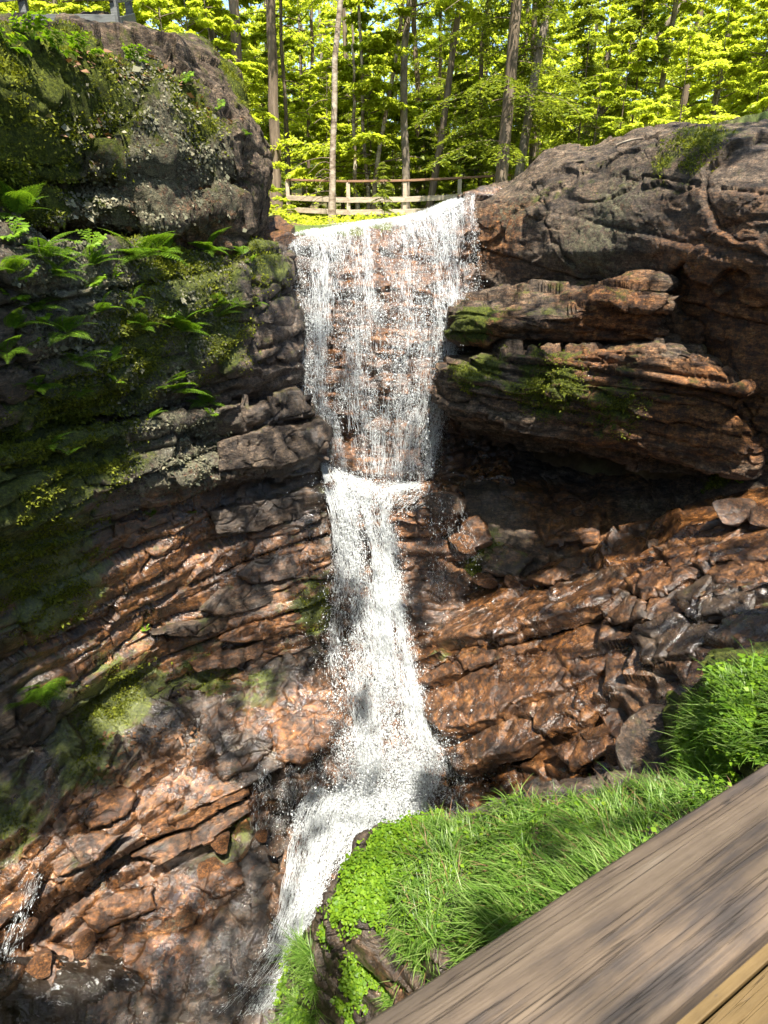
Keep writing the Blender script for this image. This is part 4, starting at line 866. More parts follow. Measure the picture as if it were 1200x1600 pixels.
def crown(name, seed, h0, h1, rad, nlimb, nleaf, lsize, leafmat, bark='brown_bark', droop=.25, flat=.12, up=.35):
    r = np.random.default_rng(seed); bag = Bag(); C = []; D = []; Nn = []
    per = nleaf//nlimb
    for k in range(nlimb):
        t = r.uniform(0, 1)**.85; h = h0+(h1-h0)*t
        az = k*2.4+r.uniform(-.5, .5); L = rad*(1-.55*t)*r.uniform(.65, 1.15)
        m = 7; s = np.linspace(0, 1, m)
        cx = math.cos(az); sy = math.sin(az)
        path = np.stack([cx*L*s, sy*L*s, h+L*(up*s-(up*.4+droop)*s**2)], -1)
        path[1:] += r.normal(0, .035*L, (m-1, 3)).cumsum(0)*.5
        bag.add(tube(path, .016*(L/2)*(1-.85*s)+.003, 4), 0)
        nt = max(4, int(L*4))
        for q in range(nt):
            a = r.uniform(.2, 1.0); i = min(int(a*(m-1)), m-2); f = a*(m-1)-i
            b0 = path[i]*(1-f)+path[i+1]*f
            ang = az+r.choice([-1, 1])*r.uniform(.4, 1.3); l = L*r.uniform(.18, .42)*(1.15-.5*a)
            d = np.array([math.cos(ang), math.sin(ang), r.uniform(-.25, .12)])
            mm = 4; ss = np.linspace(0, 1, mm)[:, None]; tw = b0+d*l*ss-[0, 0, 1]*(ss**2)*l*droop
            bag.add(tube(tw, .005*(1-.7*ss[:, 0])+.0015, 3), 0)
            c = max(4, per//nt); u = r.uniform(.05, 1.05, c)[:, None]
            pos = b0+d*l*u-np.array([0, 0, 1])*(u**2)*l*droop+np.array([-d[1], d[0], 0])*(r.uniform(-.28, .28, c)*l)[:, None]+np.stack([r.normal(0, .03, c), r.normal(0, .03, c), r.normal(0, flat*l*.5, c)], -1)
            la = ang+r.normal(0, .9, c)
            C.append(pos); D.append(np.stack([np.cos(la), np.sin(la), r.normal(-.25, .3, c)], -1))
            Nn.append(np.stack([r.normal(0, .42, c), r.normal(0, .42, c), np.ones(c)], -1))
    C = np.concatenate(C); D = np.concatenate(D); Nn = np.concatenate(Nn)
    bag.add(leaves(C, D, Nn, lsize*r.uniform(.6, 1.3, len(C))), 1)
    return bag.mesh(name, [MAT[bark], MAT[leafmat]])
def conifer(name, seed, h0, h1, rad, nlimb, nleaf, dead=0):
    r = np.random.default_rng(seed); bag = Bag(); C = []; D = []; Nn = []; per = nleaf//nlimb
    for k in range(nlimb):
        t = r.uniform(0, 1); h = h0+(h1-h0)*t; az = k*2.4+r.uniform(-.6, .6); L = rad*(1-.6*t)*r.uniform(.6, 1.15)
        m = 6; s = np.linspace(0, 1, m)
        path = np.stack([math.cos(az)*L*s, math.sin(az)*L*s, h+L*(.10*s-.42*s**2)], -1); path[1:] += r.normal(0, .025*L, (m-1, 3)).cumsum(0)*.5
        bag.add(tube(path, .012*(1-.8*s)+.003, 4), 0)
        if k < dead: continue
        nt = 16
        for q in range(nt):
            a = .12+.88*q/nt; i = min(int(a*(m-1)), m-2); f = a*(m-1)-i; b0 = path[i]*(1-f)+path[i+1]*f
            ang = az+(1 if q % 2 else -1)*r.uniform(.7, 1.1); l = L*.42*(1.1-a*.75)
            d = np.array([math.cos(ang), math.sin(ang), -.25]); c = max(5, per//nt); u = r.uniform(0, 1, c)[:, None]
            side = np.array([-d[1], d[0], 0])*r.choice([-1, 1], c)[:, None]
            pos = b0+d*l*u-np.array([0, 0, 1])*(u**2)*l*.35
            C.append(pos); D.append(d*.55+side*.8+r.normal(0, .2, (c, 3))); Nn.append(np.stack([r.normal(0, .35, c), r.normal(0, .35, c), np.ones(c)], -1))
    if C:
        C = np.concatenate(C); bag.add(leaves(C, np.concatenate(D), np.concatenate(Nn), r.uniform(.07, .15, len(C)), .3, .1), 1)
    return bag.mesh(name, [MAT['brown_bark'], MAT['needle']])
CR = [crown('crown', 11, 2.6, 9.5, 3.4, 34, 25000, .115, 'broad_leaf'), crown('crown', 12, 1.6, 8.5, 3.0, 34, 25000, .105, 'beech_leaf'),
      crown('crown', 13, 3.8, 11, 3.8, 34, 26000, .12, 'broad_leaf'), crown('crown', 14, 1.2, 8, 2.6, 30, 21000, .10, 'beech_leaf', up=.15)]
SAP = [crown('crown', 21, .5, 3.0, 1.25, 18, 6500, .095, 'beech_leaf', droop=.15), crown('crown', 22, .35, 2.4, 1.1, 16, 5600, .10, 'broad_leaf', droop=.2),
      crown('crown', 23, .8, 4.2, 1.6, 24, 10000, .10, 'beech_leaf', droop=.15), crown('crown', 24, .1, 1.1, .8, 14, 2400, .10, 'beech_leaf', droop=.3)]
CO = [conifer('crown', 31, 1.6, 10, 2.6, 60, 22000, 8), conifer('crown', 32, .4, 4.5, 1.3, 44, 13000), conifer('crown', 33, 2.2, 9, 2.1, 44, 15000, 12)]
BARE = conifer('crown', 34, 1.0, 9, 1.2, 30, 10, 30)
def ground_at(px, Y):
    y = Y; x = (px-600)/F*Y*1.09
    return x, y, float(gz(x, y))
def tree(base, top, Y, wpx, cr, bark, label, group=None, scale=1.0, H=12, name='tree', rot=None, bend=.2, basez=None):
    """base/top: photo columns of the trunk line, followed to the ground at distance Y"""
    b = np.array(P3(base[0], base[1], Y)); t = np.array(P3(top[0], top[1], Y)); d = t-b; d /= d[2]
    z0 = float(gz(b[0], Y)); foot = b+d*(z0-b[2])-np.array([0, 0, .15])
    o = obj(name, None, None, label, 'tree', group, loc=foot)
    r = np.random.default_rng(int(base[0]*7+Y)); s = np.linspace(0, 1, 14)
    path = d*H*s[:, None]; path[1:-1, :2] += (r.normal(0, bend, (12, 2)).cumsum(0)*.25)*np.sin(np.pi*s[1:-1])[:, None]
    R0 = wpx/F*Y*1.1/2
    V, Q = tube(path, R0*(1.05-.62*s)+R0*.5*np.exp(-s*30), 10)
    obj('trunk', mesh_np('trunk', V, Q, MAT[bark]), o)
    if cr is not None:
        c = obj('crown', cr, o); c.scale = (scale,)*3; c.location = d*(2.8 if cr in CR else 0); c.rotation_euler = (0, 0, rot if rot is not None else r.uniform(0, 6.28))
    return o
T = tree
T((372,140),(360,0),19,14,CR[2],'brown_bark','sturdy straight dark trunk, the right one of two behind the big boulder')
T((333,105),(327,0),21,11,CR[0],'brown_bark','straight dark trunk just left of the sturdy one behind the big boulder')
T((430,300),(425,0),19.5,14,CR[2],'brown_bark','thick dark trunk at the left end of the rail fence')
T((518,355),(519,0),17.4,8,BARE,'pale_bark','slim pale birch trunk with white patches in front of the fence', scale=.8)
T((560,330),(553,150),20,6,None,'pale_bark','thin tan dead sapling stem in front of the fence post', H=4.6)
T((577,330),(570,150),20.5,5,SAP[0],'pale_bark','left of two thin pale stems growing together before the fence', scale=1.6, H=9)
T((582,330),(602,60),20.5,6,SAP[2],'pale_bark','right of two thin pale stems growing together before the fence, leaning right', scale=1.5, H=9)
T((634,320),(639,0),20,10,CR[1],'grey_bark','straight pale grey trunk in the middle of the woods behind the falls')
T((672,310),(712,0),20,9,CR[0],'brown_bark','brown trunk leaning right, above the right half of the falls')
T((782,285),(797,60),16.5,15,CO[0],'brown_bark','thick brown hemlock trunk at the left end of the right cliff', name='hemlock')
T((812,262),(838,110),17.5,11,CO[2],'grey_bark','hemlock trunk with peeling bark just right of the thick brown hemlock', name='hemlock')
T((752,260),(762,60),22,6,CO[2],'brown_bark','slender dark hemlock just left of the thick brown hemlock', name='hemlock')
T((655,270),(652,100),26,8,CO[0],'brown_bark','dark hemlock deep in the woods behind the pale grey trunk', name='hemlock')
T((272,60),(270,0),24,8,CR[0],'brown_bark','dark trunk right of the boardwalk railing above the boulder')
T((252,50),(247,0),26,9,CR[3],'brown_bark','grey brown trunk close beside the boardwalk railing above the boulder')
T((452,280),(450,0),22,5,BARE,'brown_bark','thin dark trunk with bare twigs right of the thick trunk by the fence')
T((985,110),(1068,0),21,7,CR[0],'grey_bark','leaning grey trunk high above the right cliff')
T((686,270),(690,40),27,5,CR[3],'brown_bark','thin dark trunk between the leaning brown trunk and the hemlocks')
T((536,290),(538,60),28,5,BARE,'brown_bark','thin bare twigged trunk between the birch and the dead sapling')
T((480,290),(476,60),27,5,CR[1],'brown_bark','thin dark trunk left of the slim birch')
T((833,200),(838,60),20,8,CR[1],'brown_bark','brown trunk behind the peeling hemlock')
def copytree(src, loc, rz, sc, label, group):
    o = src.copy(); COL.objects.link(o); o.location = loc; o.rotation_euler = (0, 0, rz); o.scale = (sc,)*3
    o['label'] = label; o['group'] = group
    for ch in src.children:
        c = ch.copy(); COL.objects.link(c); c.parent = o
    return o
def proto(name, cr, bark, r0, H, label, group, cat='tree'):
    o = obj(name, None, None, label, cat, group)
    s = np.linspace(0, 1, 9); p = np.stack([.05*H*np.sin(s*4)*.3, .03*H*np.sin(s*3+1)*.4, H*s-.15], -1)
    V, Q = tube(p, r0*(1-.8*s), 7); obj('trunk', mesh_np('trunk', V, Q, MAT[bark]), o); obj('crown', cr, o)
    return o
r = np.random.default_rng(77)
def scatter(kinds, spots):
    used = set()
    for (px, Y, k, sc) in spots:
        src, lab, grp = kinds[k]
        x, y, z = ground_at(px, Y)
        if k in used: copytree(src, (x, y, z), r.uniform(0, 6.28), sc, lab, grp)
        else:
            src.location = (x, y, z); src.scale = (sc,)*3; used.add(k)
GS = 'leafy saplings in the woods'; GB = 'taller woodland trees behind'; GH = 'young hemlocks in the woods'; GU = 'low bushes of the undergrowth'
kinds = {}
for i, (c, b, r0, H) in enumerate([(SAP[0], 'brown_bark', .025, 3.2), (SAP[1], 'brown_bark', .022, 2.6), (SAP[2], 'grey_bark', .03, 4.4)]):
    kinds['s%d' % i] = (proto('sapling', c, b, r0, H, 'thin leafy green sapling growing among the trunks of the woods', GS), 'thin leafy green sapling growing among the trunks of the woods', GS)
for i, (c, b, r0) in enumerate([(CR[0], 'brown_bark', .15), (CR[1], 'grey_bark', .12), (CR[2], 'brown_bark', .17), (CR[3], 'grey_bark', .11)]):
    kinds['t%d' % i] = (proto('tree', c, b, r0, 14, 'tall leafy green tree deep in the sunlit woods', GB), 'tall leafy green tree deep in the sunlit woods', GB)
kinds['h'] = (proto('hemlock', CO[1], 'brown_bark', .04, 4.6, 'young hemlock with flat needled boughs in the undergrowth', GH), 'young hemlock with flat needled boughs in the undergrowth', GH)
kinds['u'] = (proto('bush', SAP[3], 'brown_bark', .012, 1.0, 'low leafy bush on the forest floor above the falls', GU, 'bush'), 'low leafy bush on the forest floor above the falls', GU)
spots = []
for (px, Y, k, sc) in [(470,16,'u',.5),(440,18,'u',.8),(600,17.7,'h',.32),(690,17.2,'u',.4),(500,21.5,'u',1.),(545,22,'s1',1.),(610,21.5,'s0',1.),(650,22,'h',.6),(665,21.5,'u',1.),(690,22.5,'s1',1.),(715,21.5,'s1',.9),(740,22,'s0',.9),(580,22.5,'s2',.9),(455,22,'s1',1.),
    (430,15.5,'s1',.7),(425,16.5,'s0',.9),(395,17,'s2',.9),(340,17,'s2',1.),(300,17.5,'s0',1.2),(260,18,'s2',1.),(230,18.5,'s0',1.),(370,20,'s2',1.2),(410,21,'s2',1.3),
    (860,15.5,'s1',.7),(890,16,'s0',.8),(920,15.5,'u',1.),(960,16,'s0',.9),(1000,16.5,'s2',.8),(1050,16,'s0',1.),(1100,15.5,'s2',.9),(1150,15,'s0',1.1),(1200,15,'s2',.9),(840,17,'h',.8),(900,18.5,'h',1.),(760,20,'h',.8),(700,22,'h',.9),(560,26,'h',1.1),(790,19,'s0',.8),
    (860,20,'t1',.8),(930,19,'t3',.8),(1000,21,'t1',.9),(1060,19.5,'t3',.9),(1130,20,'t1',.9),(1180,18.5,'t3',.9),(1230,20,'t1',1.),(1100,24,'t2',1.),(960,25,'t0',1.),(300,23,'t3',.9),(350,25,'t1',1.),(230,22,'t1',.9),(180,24,'t3',1.),(120,22,'t1',1.),(60,24,'t3',1.),(0,22,'t1',1),
    (480,24,'s2',1.2),(530,25,'s2',1.1),(600,25,'s2',1.3),(650,24,'s0',1.2),(700,25,'s2',1.2),(740,24,'s0',1.2),(400,25,'s2',1.4),(450,27,'s2',1.3),(560,29,'t3',.8),(620,30,'t1',.8),(690,31,'t3',.9),(500,31,'t1',.9),(430,30,'t3',.9),(760,30,'t1',1)]:
    spots.append((px, Y, k, sc))
for Y, n in ((29, 6), (36, 8), (43, 12), (50, 20)):
    for i in range(n):
        spots.append((-60+1320*(i+r.uniform(.1, .9))/n, Y+r.uniform(-2.5, 2.5), r.choice(['t0', 't1', 't2', 't3', 't1']), r.uniform(.85, 1.25)))
        if Y < 45: spots.append((-60+1320*(i+r.uniform(.1, .9))/n, Y+r.uniform(-3, 3), r.choice(['s0', 's2', 's2', 'h']), r.uniform(1.1, 1.7)))
scatter(kinds, spots)
# the far wood that closes the view
def far_wood():
    bag = Bag(); n = 60000; x = r.uniform(-75, 75, n); y = r.uniform(56, 74, n); z = gz(x, y)+r.uniform(0, 1, n)**.9*26
    keep = (noise(np.stack([x*.22, y*.1, z*.22], -1), 3)+.5*noise(np.stack([x*.6, y*.3, z*.8], -1), 4)) > -.25
    n2 = 130000; x2 = r.uniform(-36, 36, n2); y2 = r.uniform(27, 52, n2); z2 = gz(x2, y2)+r.uniform(0, 1, n2)**1.2*13
    k2 = (noise(np.stack([x2*.5, y2*.35, z2*.8], -1), 5)+.5*noise(np.stack([x2*1.3, y2, z2*2.2], -1), 6)) > .08
    C = np.concatenate([np.stack([x, y, z], -1)[keep], np.stack([x2, y2, z2], -1)[k2]]); m = len(C); big = np.arange(m) < keep.sum(); a = r.uniform(0, 6.28, m)
    bag.add(leaves(C, np.stack([np.cos(a), np.sin(a), r.normal(-.2, .3, m)], -1), np.stack([r.normal(0, .5, m), r.normal(0, .5, m), np.ones(m)], -1), np.where(big, r.uniform(.35, .8, m), r.uniform(.14, .3, m)), .7), 0)
    obj('far_wood', bag.mesh('far_wood', [MAT['beech_leaf']]), kind='stuff')
far_wood()

def ground_cover():
    n = 80000; x = r.uniform(-14, 14, n); y = 12.6+22*r.uniform(0, 1, n)**1.4
    z = gz(x, y); k = noise(np.stack([x*1.1, y*1.1, x*0], -1), 8)+.6*noise(np.stack([x*3, y*3, x*0], -1), 9) > -.4
    k &= ~((x > -2.3) & (x < 2.6) & (y < 15.6))
    C = np.stack([x, y, z+r.uniform(0, 1, n)**1.5*.22], -1)[k]; m = len(C); a = r.uniform(0, 6.28, m)
    V, Q = leaves(C, np.stack([np.cos(a), np.sin(a), r.normal(0, .3, m)], -1), np.stack([r.normal(0, .4, m), r.normal(0, .4, m), np.ones(m)], -1), r.uniform(.05, .14, m), .6)
    obj('ground_cover', mesh_np('ground_cover', V, Q, MAT['beech_leaf']), kind='stuff')
ground_cover()
# ------------------------------------------------------------------ small plants
def frond_mesh(name, L, seed, pairs=15, wid=.34, mat='fern_leaf'):
    r = np.random.default_rng(seed); bag = Bag(); s = np.linspace(0, 1, 8)
    p = np.stack([L*s*.93, 0*s, L*(.42*s-.62*s**2)], -1)
    bag.add(tube(p, .0035*(1-.7*s)+.0008, 4), 0)
    C = []; D = []; S = []
    for k in range(pairs):
        t = .14+.86*k/pairs; b = np.array([L*t*.93, 0, L*(.42*t-.62*t*t)]); tan = np.array([.93, 0, .42-1.24*t]); w = L*wid*math.sin(min(1, (t+.12))*math.pi*.92)**.8*(1.1-.6*t)
        for sd in (-1, 1):
            d = np.array([tan[0]*.45, sd*.9, tan[2]*.45-.12]); n = 5
            for q in range(n):
                u = .1+.9*q/n; c = b+d*w*u
                for s2 in (-1, 1):
                    C.append(c); D.append(d*.55+tan*s2*.75); S.append(w*.34*(1.05-u*.8))
            C.append(b+d*w*.8); D.append(d); S.append(w*.25)
    C = np.array(C); D = np.array(D)+r.normal(0, .05, (len(C), 3)); n = len(C)
    bag.add(leaves(C, D, np.tile([0, 0, 1.], (n, 1))+r.normal(0, .12, (n, 3)), np.array(S)+.004, .42, .05), 0)
    return bag.mesh(name, [MAT[mat]])
FR = [frond_mesh('frond', 1.0, 5), frond_mesh('frond', 1.0, 6, 18, .26)]
LCL = 'tall dark layered cliff with ferns and lichen left of the waterfall'
BLD = 'huge rounded dark boulder overhanging at the top of the left cliff'
def fern(px, py, size, label, n=6, rock=LCL, group=None, spread=1.2):
    p, N = closest(rock, px, py); r = np.random.default_rng(int(px*3+py))
    o = obj('fern', None, None, label, 'fern', group, loc=p-N*.02)
    out = math.atan2(N[1], N[0])
    for k in range(n):
        f = obj('frond', FR[k % 2], o); a = out+(k-(n-1)/2)/max(1, n-1)*2*spread+r.normal(0, .12)
        f.rotation_euler = Euler((r.normal(0, .18), r.uniform(-1.0, 0), a)); s = size*r.uniform(.7, 1.1); f.scale = (s, s, s)
    return o
GF = 'small ferns rooted in the cliff cracks'
fern(205, 335, .85, 'tall bright sunlit fern against the dark hollow below the boulder', 8)
fern(225, 400, .75, 'broad fern leaning right just under the tall bright fern', 8)
fern(330, 385, .50, 'low dark green fern spreading along the ledge under the boulder', 8)
fern(30, 330, .5, 'bright fern high on the cliff at the left edge', 7)
fern(70, 395, .5, 'dark fern between the left edge and the tall bright fern', 7)
fern(290, 520, .62, 'wide dark fern hanging over the middle of the left cliff', 9)
fern(345, 500, .5, 'fern at the right end of the mossy middle band of the left cliff', 7)
fern(270, 625, .58, 'large dark green fern drooping over the cliff crack beside the falls', 10)
fern(320, 630, .45, 'paler fern at the right of the large drooping fern', 7)
fern(60, 620, .42, 'small spreading fern in a dark hollow near the left edge', 7)
fern(90, 690, .34, 'small bright fern with few fronds near the left edge', 4)
fern(110, 715, .32, 'single drooping bright fern frond group below the small bright fern', 3)
fern(70, 1085, .62, 'bright yellow green fern low on the left cliff above the shelf', 7, spread=.9)
fern(45, 1100, .40, 'darker fern just left of the bright yellow green fern', 5)
fern(110, 520, .42, 'feathery fern in the sunlit lichen on the upper left cliff', 7)
fern(125, 560, .40, 'fern on the moss left of the sunlit lichen', 6)
for (px, py, s, n) in [(20,440,.4,6),(60,480,.38,6),(150,410,.4,6),(265,395,.38,6),(380,390,.3,5),(160,480,.35,6),(30,520,.4,6),(230,520,.35,5),(370,490,.3,5),(405,480,.26,5),(180,570,.35,6),(245,655,.3,5),(15,560,.4,6),(140,620,.3,5),(215,470,.38,6),(95,440,.4,6)]:
    fern(px, py, s, 'small green fern tucked in a mossy crack of the left cliff', n, group=GF)
def herb_mesh(name, seed, n=16, mat='clover_leaf', leaf=.27):
    r = np.random.default_rng(seed); bag = Bag(); C = []; D = []; S = []
    for k in range(n):
        a = r.uniform(0, 6.28); L = r.uniform(.4, 1.); s = np.linspace(0, 1, 5)
        p = np.stack([np.cos(a)*L*s*.7, np.sin(a)*L*s*.7, L*(.8*s-.35*s*s)], -1); bag.add(tube(p, .012*(1-.6*s), 3), 0)
        for q in range(8):
            u = .3+.7*q/8; b = np.array([math.cos(a)*L*u*.7, math.sin(a)*L*u*.7, L*(.8*u-.35*u*u)]); la = a+(1 if q % 2 else -1)*r.uniform(.5, 1.1)
            C.append(b); D.append([math.cos(la), math.sin(la), r.uniform(-.3, .2)]); S.append(leaf*r.uniform(.5, 1))
    n = len(C); bag.add(leaves(np.array(C), np.array(D), np.tile([0, 0, 1.], (n, 1))+r.normal(0, .3, (n, 3)), np.array(S), .6, .1), 0)
    return bag.mesh(name, [MAT[mat]])
HB = [herb_mesh('leafy_plant', 3), herb_mesh('leafy_plant', 4, 12)]
def herb(px, py, s, label, rock=LCL, group=None):
    p, N = closest(rock, px, py); o = obj('leafy_plant', HB[int(px) % 2], None, label, 'plant', group, loc=p-N*.01)
    o.scale = (s, s, s); o.rotation_euler = (-N[1]*.5, N[0]*.5, px)
herb(245, 805, .22, 'small bright leafy plant on the crack above the orange wet rock')
herb(85, 825, .24, 'dark leafy plant in the shade at the lower left cliff')
herb(237, 980, .12, 'tiny bright plant on the dark layered rock below the sunlit orange patch')
herb(75, 500, .26, 'leafy plant with broad leaves near the sunlit lichen')
herb(298, 795, .12, 'tiny pale plant in the cliff crack right of the small bright leafy plant')
for (px, py, s) in [(150,440,.25),(55,440,.28),(30,380,.3),(110,420,.28),(185,440,.25),(275,490,.22),(400,410,.2),(350,480,.2),(60,560,.25),(190,600,.2),(20,480,.3),(230,600,.2),(90,350,.3),(150,380,.28),(300,620,.2),(340,650,.18)]:
    herb(px, py, s, 'leafy green plant growing from the mossy upper part of the left cliff', group='leafy plants on the left cliff')
for (px, py, s) in [(60,60,.35),(90,75,.3),(20,70,.35),(140,80,.3),(300,130,.25),(350,170,.22),(210,90,.25),(390,210,.2)]:
    herb(px, py, s, 'leafy tuft on the rim of the big rounded boulder', BLD, 'leafy tufts on the boulder rim')
RWL = 'tall brown rock cliff with a rounded top right of the waterfall'
for (px, py, s) in [(1110,745,.13),(1140,745,.15),(1155,745,.12),(1090,765,.10)]:
    herb(px, py, s, 'bright green plant at the foot of the right cliff', RWL, 'plants at the foot of the right cliff')

# moss tufts and leafy lichen on the rocks (uncountable)
def surf_pick(label, ch, n, thr=.25, pw=1.2, seed=0):
    D, N, M = ROCKS[label]; r = np.random.default_rng(seed)
    w = np.clip(M[..., ch].ravel()-thr, 0, 1)**pw; P = D.reshape(-1, 3)
    w = w*np.clip(.5+1.6*fbm(P*2.6, 3, 17+ch), 0, 1)
    if w.sum() <= 0: return None
    j = r.choice(len(P), n, p=w/w.sum()); return P[j]+r.normal(0, .008, (n, 3)), N.reshape(-1, 3)[j], r
def moss(label, n, size, name='moss', mat='moss_tuft', ch=1, thr=.25, lift=.6, flatl=False, wid=.5, seed=1):
    q = surf_pick(label, ch, n, thr, seed=seed)
    if q is None: return
    P, N, r = q; J = r.normal(0, 1, P.shape); T_ = np.cross(N, J); T_ /= np.linalg.norm(T_, axis=1, keepdims=True)
    D = T_*(1-lift)+N*lift+np.array([0, 0, -.2 if flatl else .1]); Nn = N*(1 if flatl else .4)+r.normal(0, .3, P.shape)
    V, Q = leaves(P+N*.004, D, Nn, size*np.exp(r.normal(0, .4, len(P))), wid, .2)
    obj(name, mesh_np(name, V, Q, MAT[mat]), kind='stuff')
moss(LCL, 52000, .028); moss(BLD, 14000, .026, seed=2)
moss(RWL, 9000, .024, seed=3); moss('massive lower rock ledge with mossy face overhanging the dark hollow', 9000, .022, seed=4)
moss(LCL, 11000, .030, 'lichen', 'rock_tripe', 2, .2, .35, True, .8, 5); moss(BLD, 5000, .030, 'lichen', 'rock_tripe', 2, .25, .35, True, .8, 6)
moss('wet dark and orange rock shelf sloping from the left cliff into the stream', 5000, .025, thr=.3, seed=7)

# grass on the near mound and bank
MND = 'dark wet boulder bank under the grass in the foreground'; BNK = 'mossy earth bank under the bright grass at the right edge'
def to_px(P):
    comp = P[..., 1]*CP-(P[..., 2]-EYE)*SP
    return 600+F*P[..., 0]/comp, 800-F*(P[..., 1]*SP+(P[..., 2]-EYE)*CP)/comp
def patch(label, poly, n, seed, dens=None):
    """points on a rock inside an outline given in plan (corners surveyed from the photo)"""
    D, N, M = ROCKS[label]; P = D.reshape(-1, 3); r = np.random.default_rng(seed)
    pl = np.array([closest(label, a, b)[0][:2] for a, b in poly]); x, y = P[:, 0], P[:, 1]; ins = np.zeros(len(P), bool)
    for k in range(len(pl)):
        (x1, y1), (x2, y2) = pl[k-1], pl[k]
        if y1 != y2: ins ^= ((y1 > y) != (y2 > y)) & (x < (x2-x1)*(y-y1)/(y2-y1)+x1)
    Nz = N.reshape(-1, 3); idx = np.nonzero(ins & (Nz[:, 2] > -.1))[0]
    if len(idx) == 0: print('EMPTY PATCH', poly[0]); return None
    j = r.choice(idx, n); return P[j]+r.normal(0, .012, (n, 3)), Nz[j], r
def blades(P, N, r, L, wid, lean, name, mat='grass_blade', flow=None):
    n = len(P); a = r.uniform(0, 6.28, n); h = np.stack([np.cos(a), np.sin(a), 0*a], -1)
    cl = np.stack([fbm(P*2.2, 2, 91), fbm(P*2.2+40, 2, 92), 0*a], -1)*.9
    h = h*.55+cl+N*[.6, .6, 0]; h[:, 2] = 0; h /= np.linalg.norm(h, axis=1, keepdims=True)+1e-6
    L = L*np.exp(r.normal(0, .28, n)); le = lean*r.uniform(.5, 1.4, n)
    S = np.cross(h, [0, 0, 1.]); K = 6; V = []
    up = np.array([0, 0, 1.])*.85+N*.3
    for k in range(K):
        t = k/(K-1); w = wid*(1-t**2.2)*(.6+.4*min(1, t*4))*np.ones(n)
        c = P+up*(L*(t-.45*t*t*le))[:, None]+h*(L*le*.75*t**1.8)[:, None]
        V.append(c-S*w[:, None]/2); V.append(c+S*w[:, None]/2)
    V = np.stack(V, 1); b = np.arange(n)[:, None]*2*K; k = np.arange(K-1)[None]*2
    Q = np.stack([b+k, b+k+1, b+k+3, b+k+2], -1).reshape(-1, 4)
    obj(name, mesh_np(name, V.reshape(-1, 3), Q, MAT[mat]), kind='stuff')
q = patch(MND, [(615,1420),(625,1340),(680,1278),(860,1255),(1000,1225),(1130,1228),(1230,1260),(1250,1400),(950,1500),(740,1520),(650,1515),(610,1470)], 24000, 3)
if q: blades(*q, .145, .0085, 1.2, 'grass')
q = patch(MND, [(508,1408),(560,1330),(600,1290),(690,1270),(700,1290),(640,1330),(610,1400),(590,1440),(545,1448)], 24000, 4)
def clover(q, s, name, mat='clover_leaf', hgt=.05):
    P, N, r = q; n = len(P); a = r.uniform(0, 6.28, n); C = P+N*(hgt*r.uniform(.2, 1.1, n))[:, None]
    V, Q = leaves(C, np.stack([np.cos(a), np.sin(a), r.normal(0, .25, n)], -1), N*.5+[0, 0, .5]+r.normal(0, .25, (n, 3)), s*np.exp(r.normal(0, .3, n)), .85, .15)
    obj(name, mesh_np(name, V, Q, MAT[mat]), kind='stuff')
if q: clover(q, .026, 'clover', hgt=.09)
q = patch(MND, [(520,1410),(590,1300),(700,1275),(860,1255),(1000,1225),(1130,1228),(1200,1300),(950,1480),(650,1500)], 9000, 5)
if q: clover(q, .03, 'clover', hgt=.07)
q = patch(MND, [(640,1440),(700,1420),(950,1380),(1150,1290),(1200,1330),(950,1480),(740,1515),(650,1512)], 3500, 6)
if q: blades(*q, .26, .010, .9, 'tall_grass')
q = patch(MND, [(452,1500),(472,1490),(490,1520),(490,1560),(470,1600),(420,1660),(370,1700),(395,1610)], 2600, 7)
if q: blades(*q, .24, .007, 1.0, 'grass')
q = patch(MND, [(440,1530),(480,1520),(490,1580),(450,1620),(400,1660)], 1500, 8)
if q: clover(q, .035, 'clover', hgt=.12)
q = patch(BNK, [(1070,1100),(1110,1045),(1230,1020),(1420,1010),(1450,1150),(1300,1240),(1150,1262),(1080,1250),(1062,1180)], 22000, 9)
if q: clover(q, .034, 'clover', hgt=.07)
q = patch(BNK, [(1070,1100),(1110,1045),(1230,1020),(1420,1010),(1450,1150),(1300,1240),(1150,1262),(1080,1250),(1062,1180)], 4500, 10)
if q: blades(*q, .15, .0075, 1.2, 'grass')

# mixed weeds and dry blades among the grass
q = patch(MND, [(615,1420),(625,1340),(680,1278),(860,1255),(1000,1225),(1130,1228),(1230,1260),(1250,1400),(950,1500),(740,1520),(650,1515),(610,1470)], 900, 31)
if q: blades(*q, .19, .0065, 1.1, 'dry_grass', 'dead_leaf')
q = patch(MND, [(640,1300),(860,1255),(1000,1225),(1130,1228),(1230,1260),(1250,1400),(950,1500),(740,1520),(650,1480)], 700, 32)
if q: clover(q, .038, 'weeds', hgt=.13)
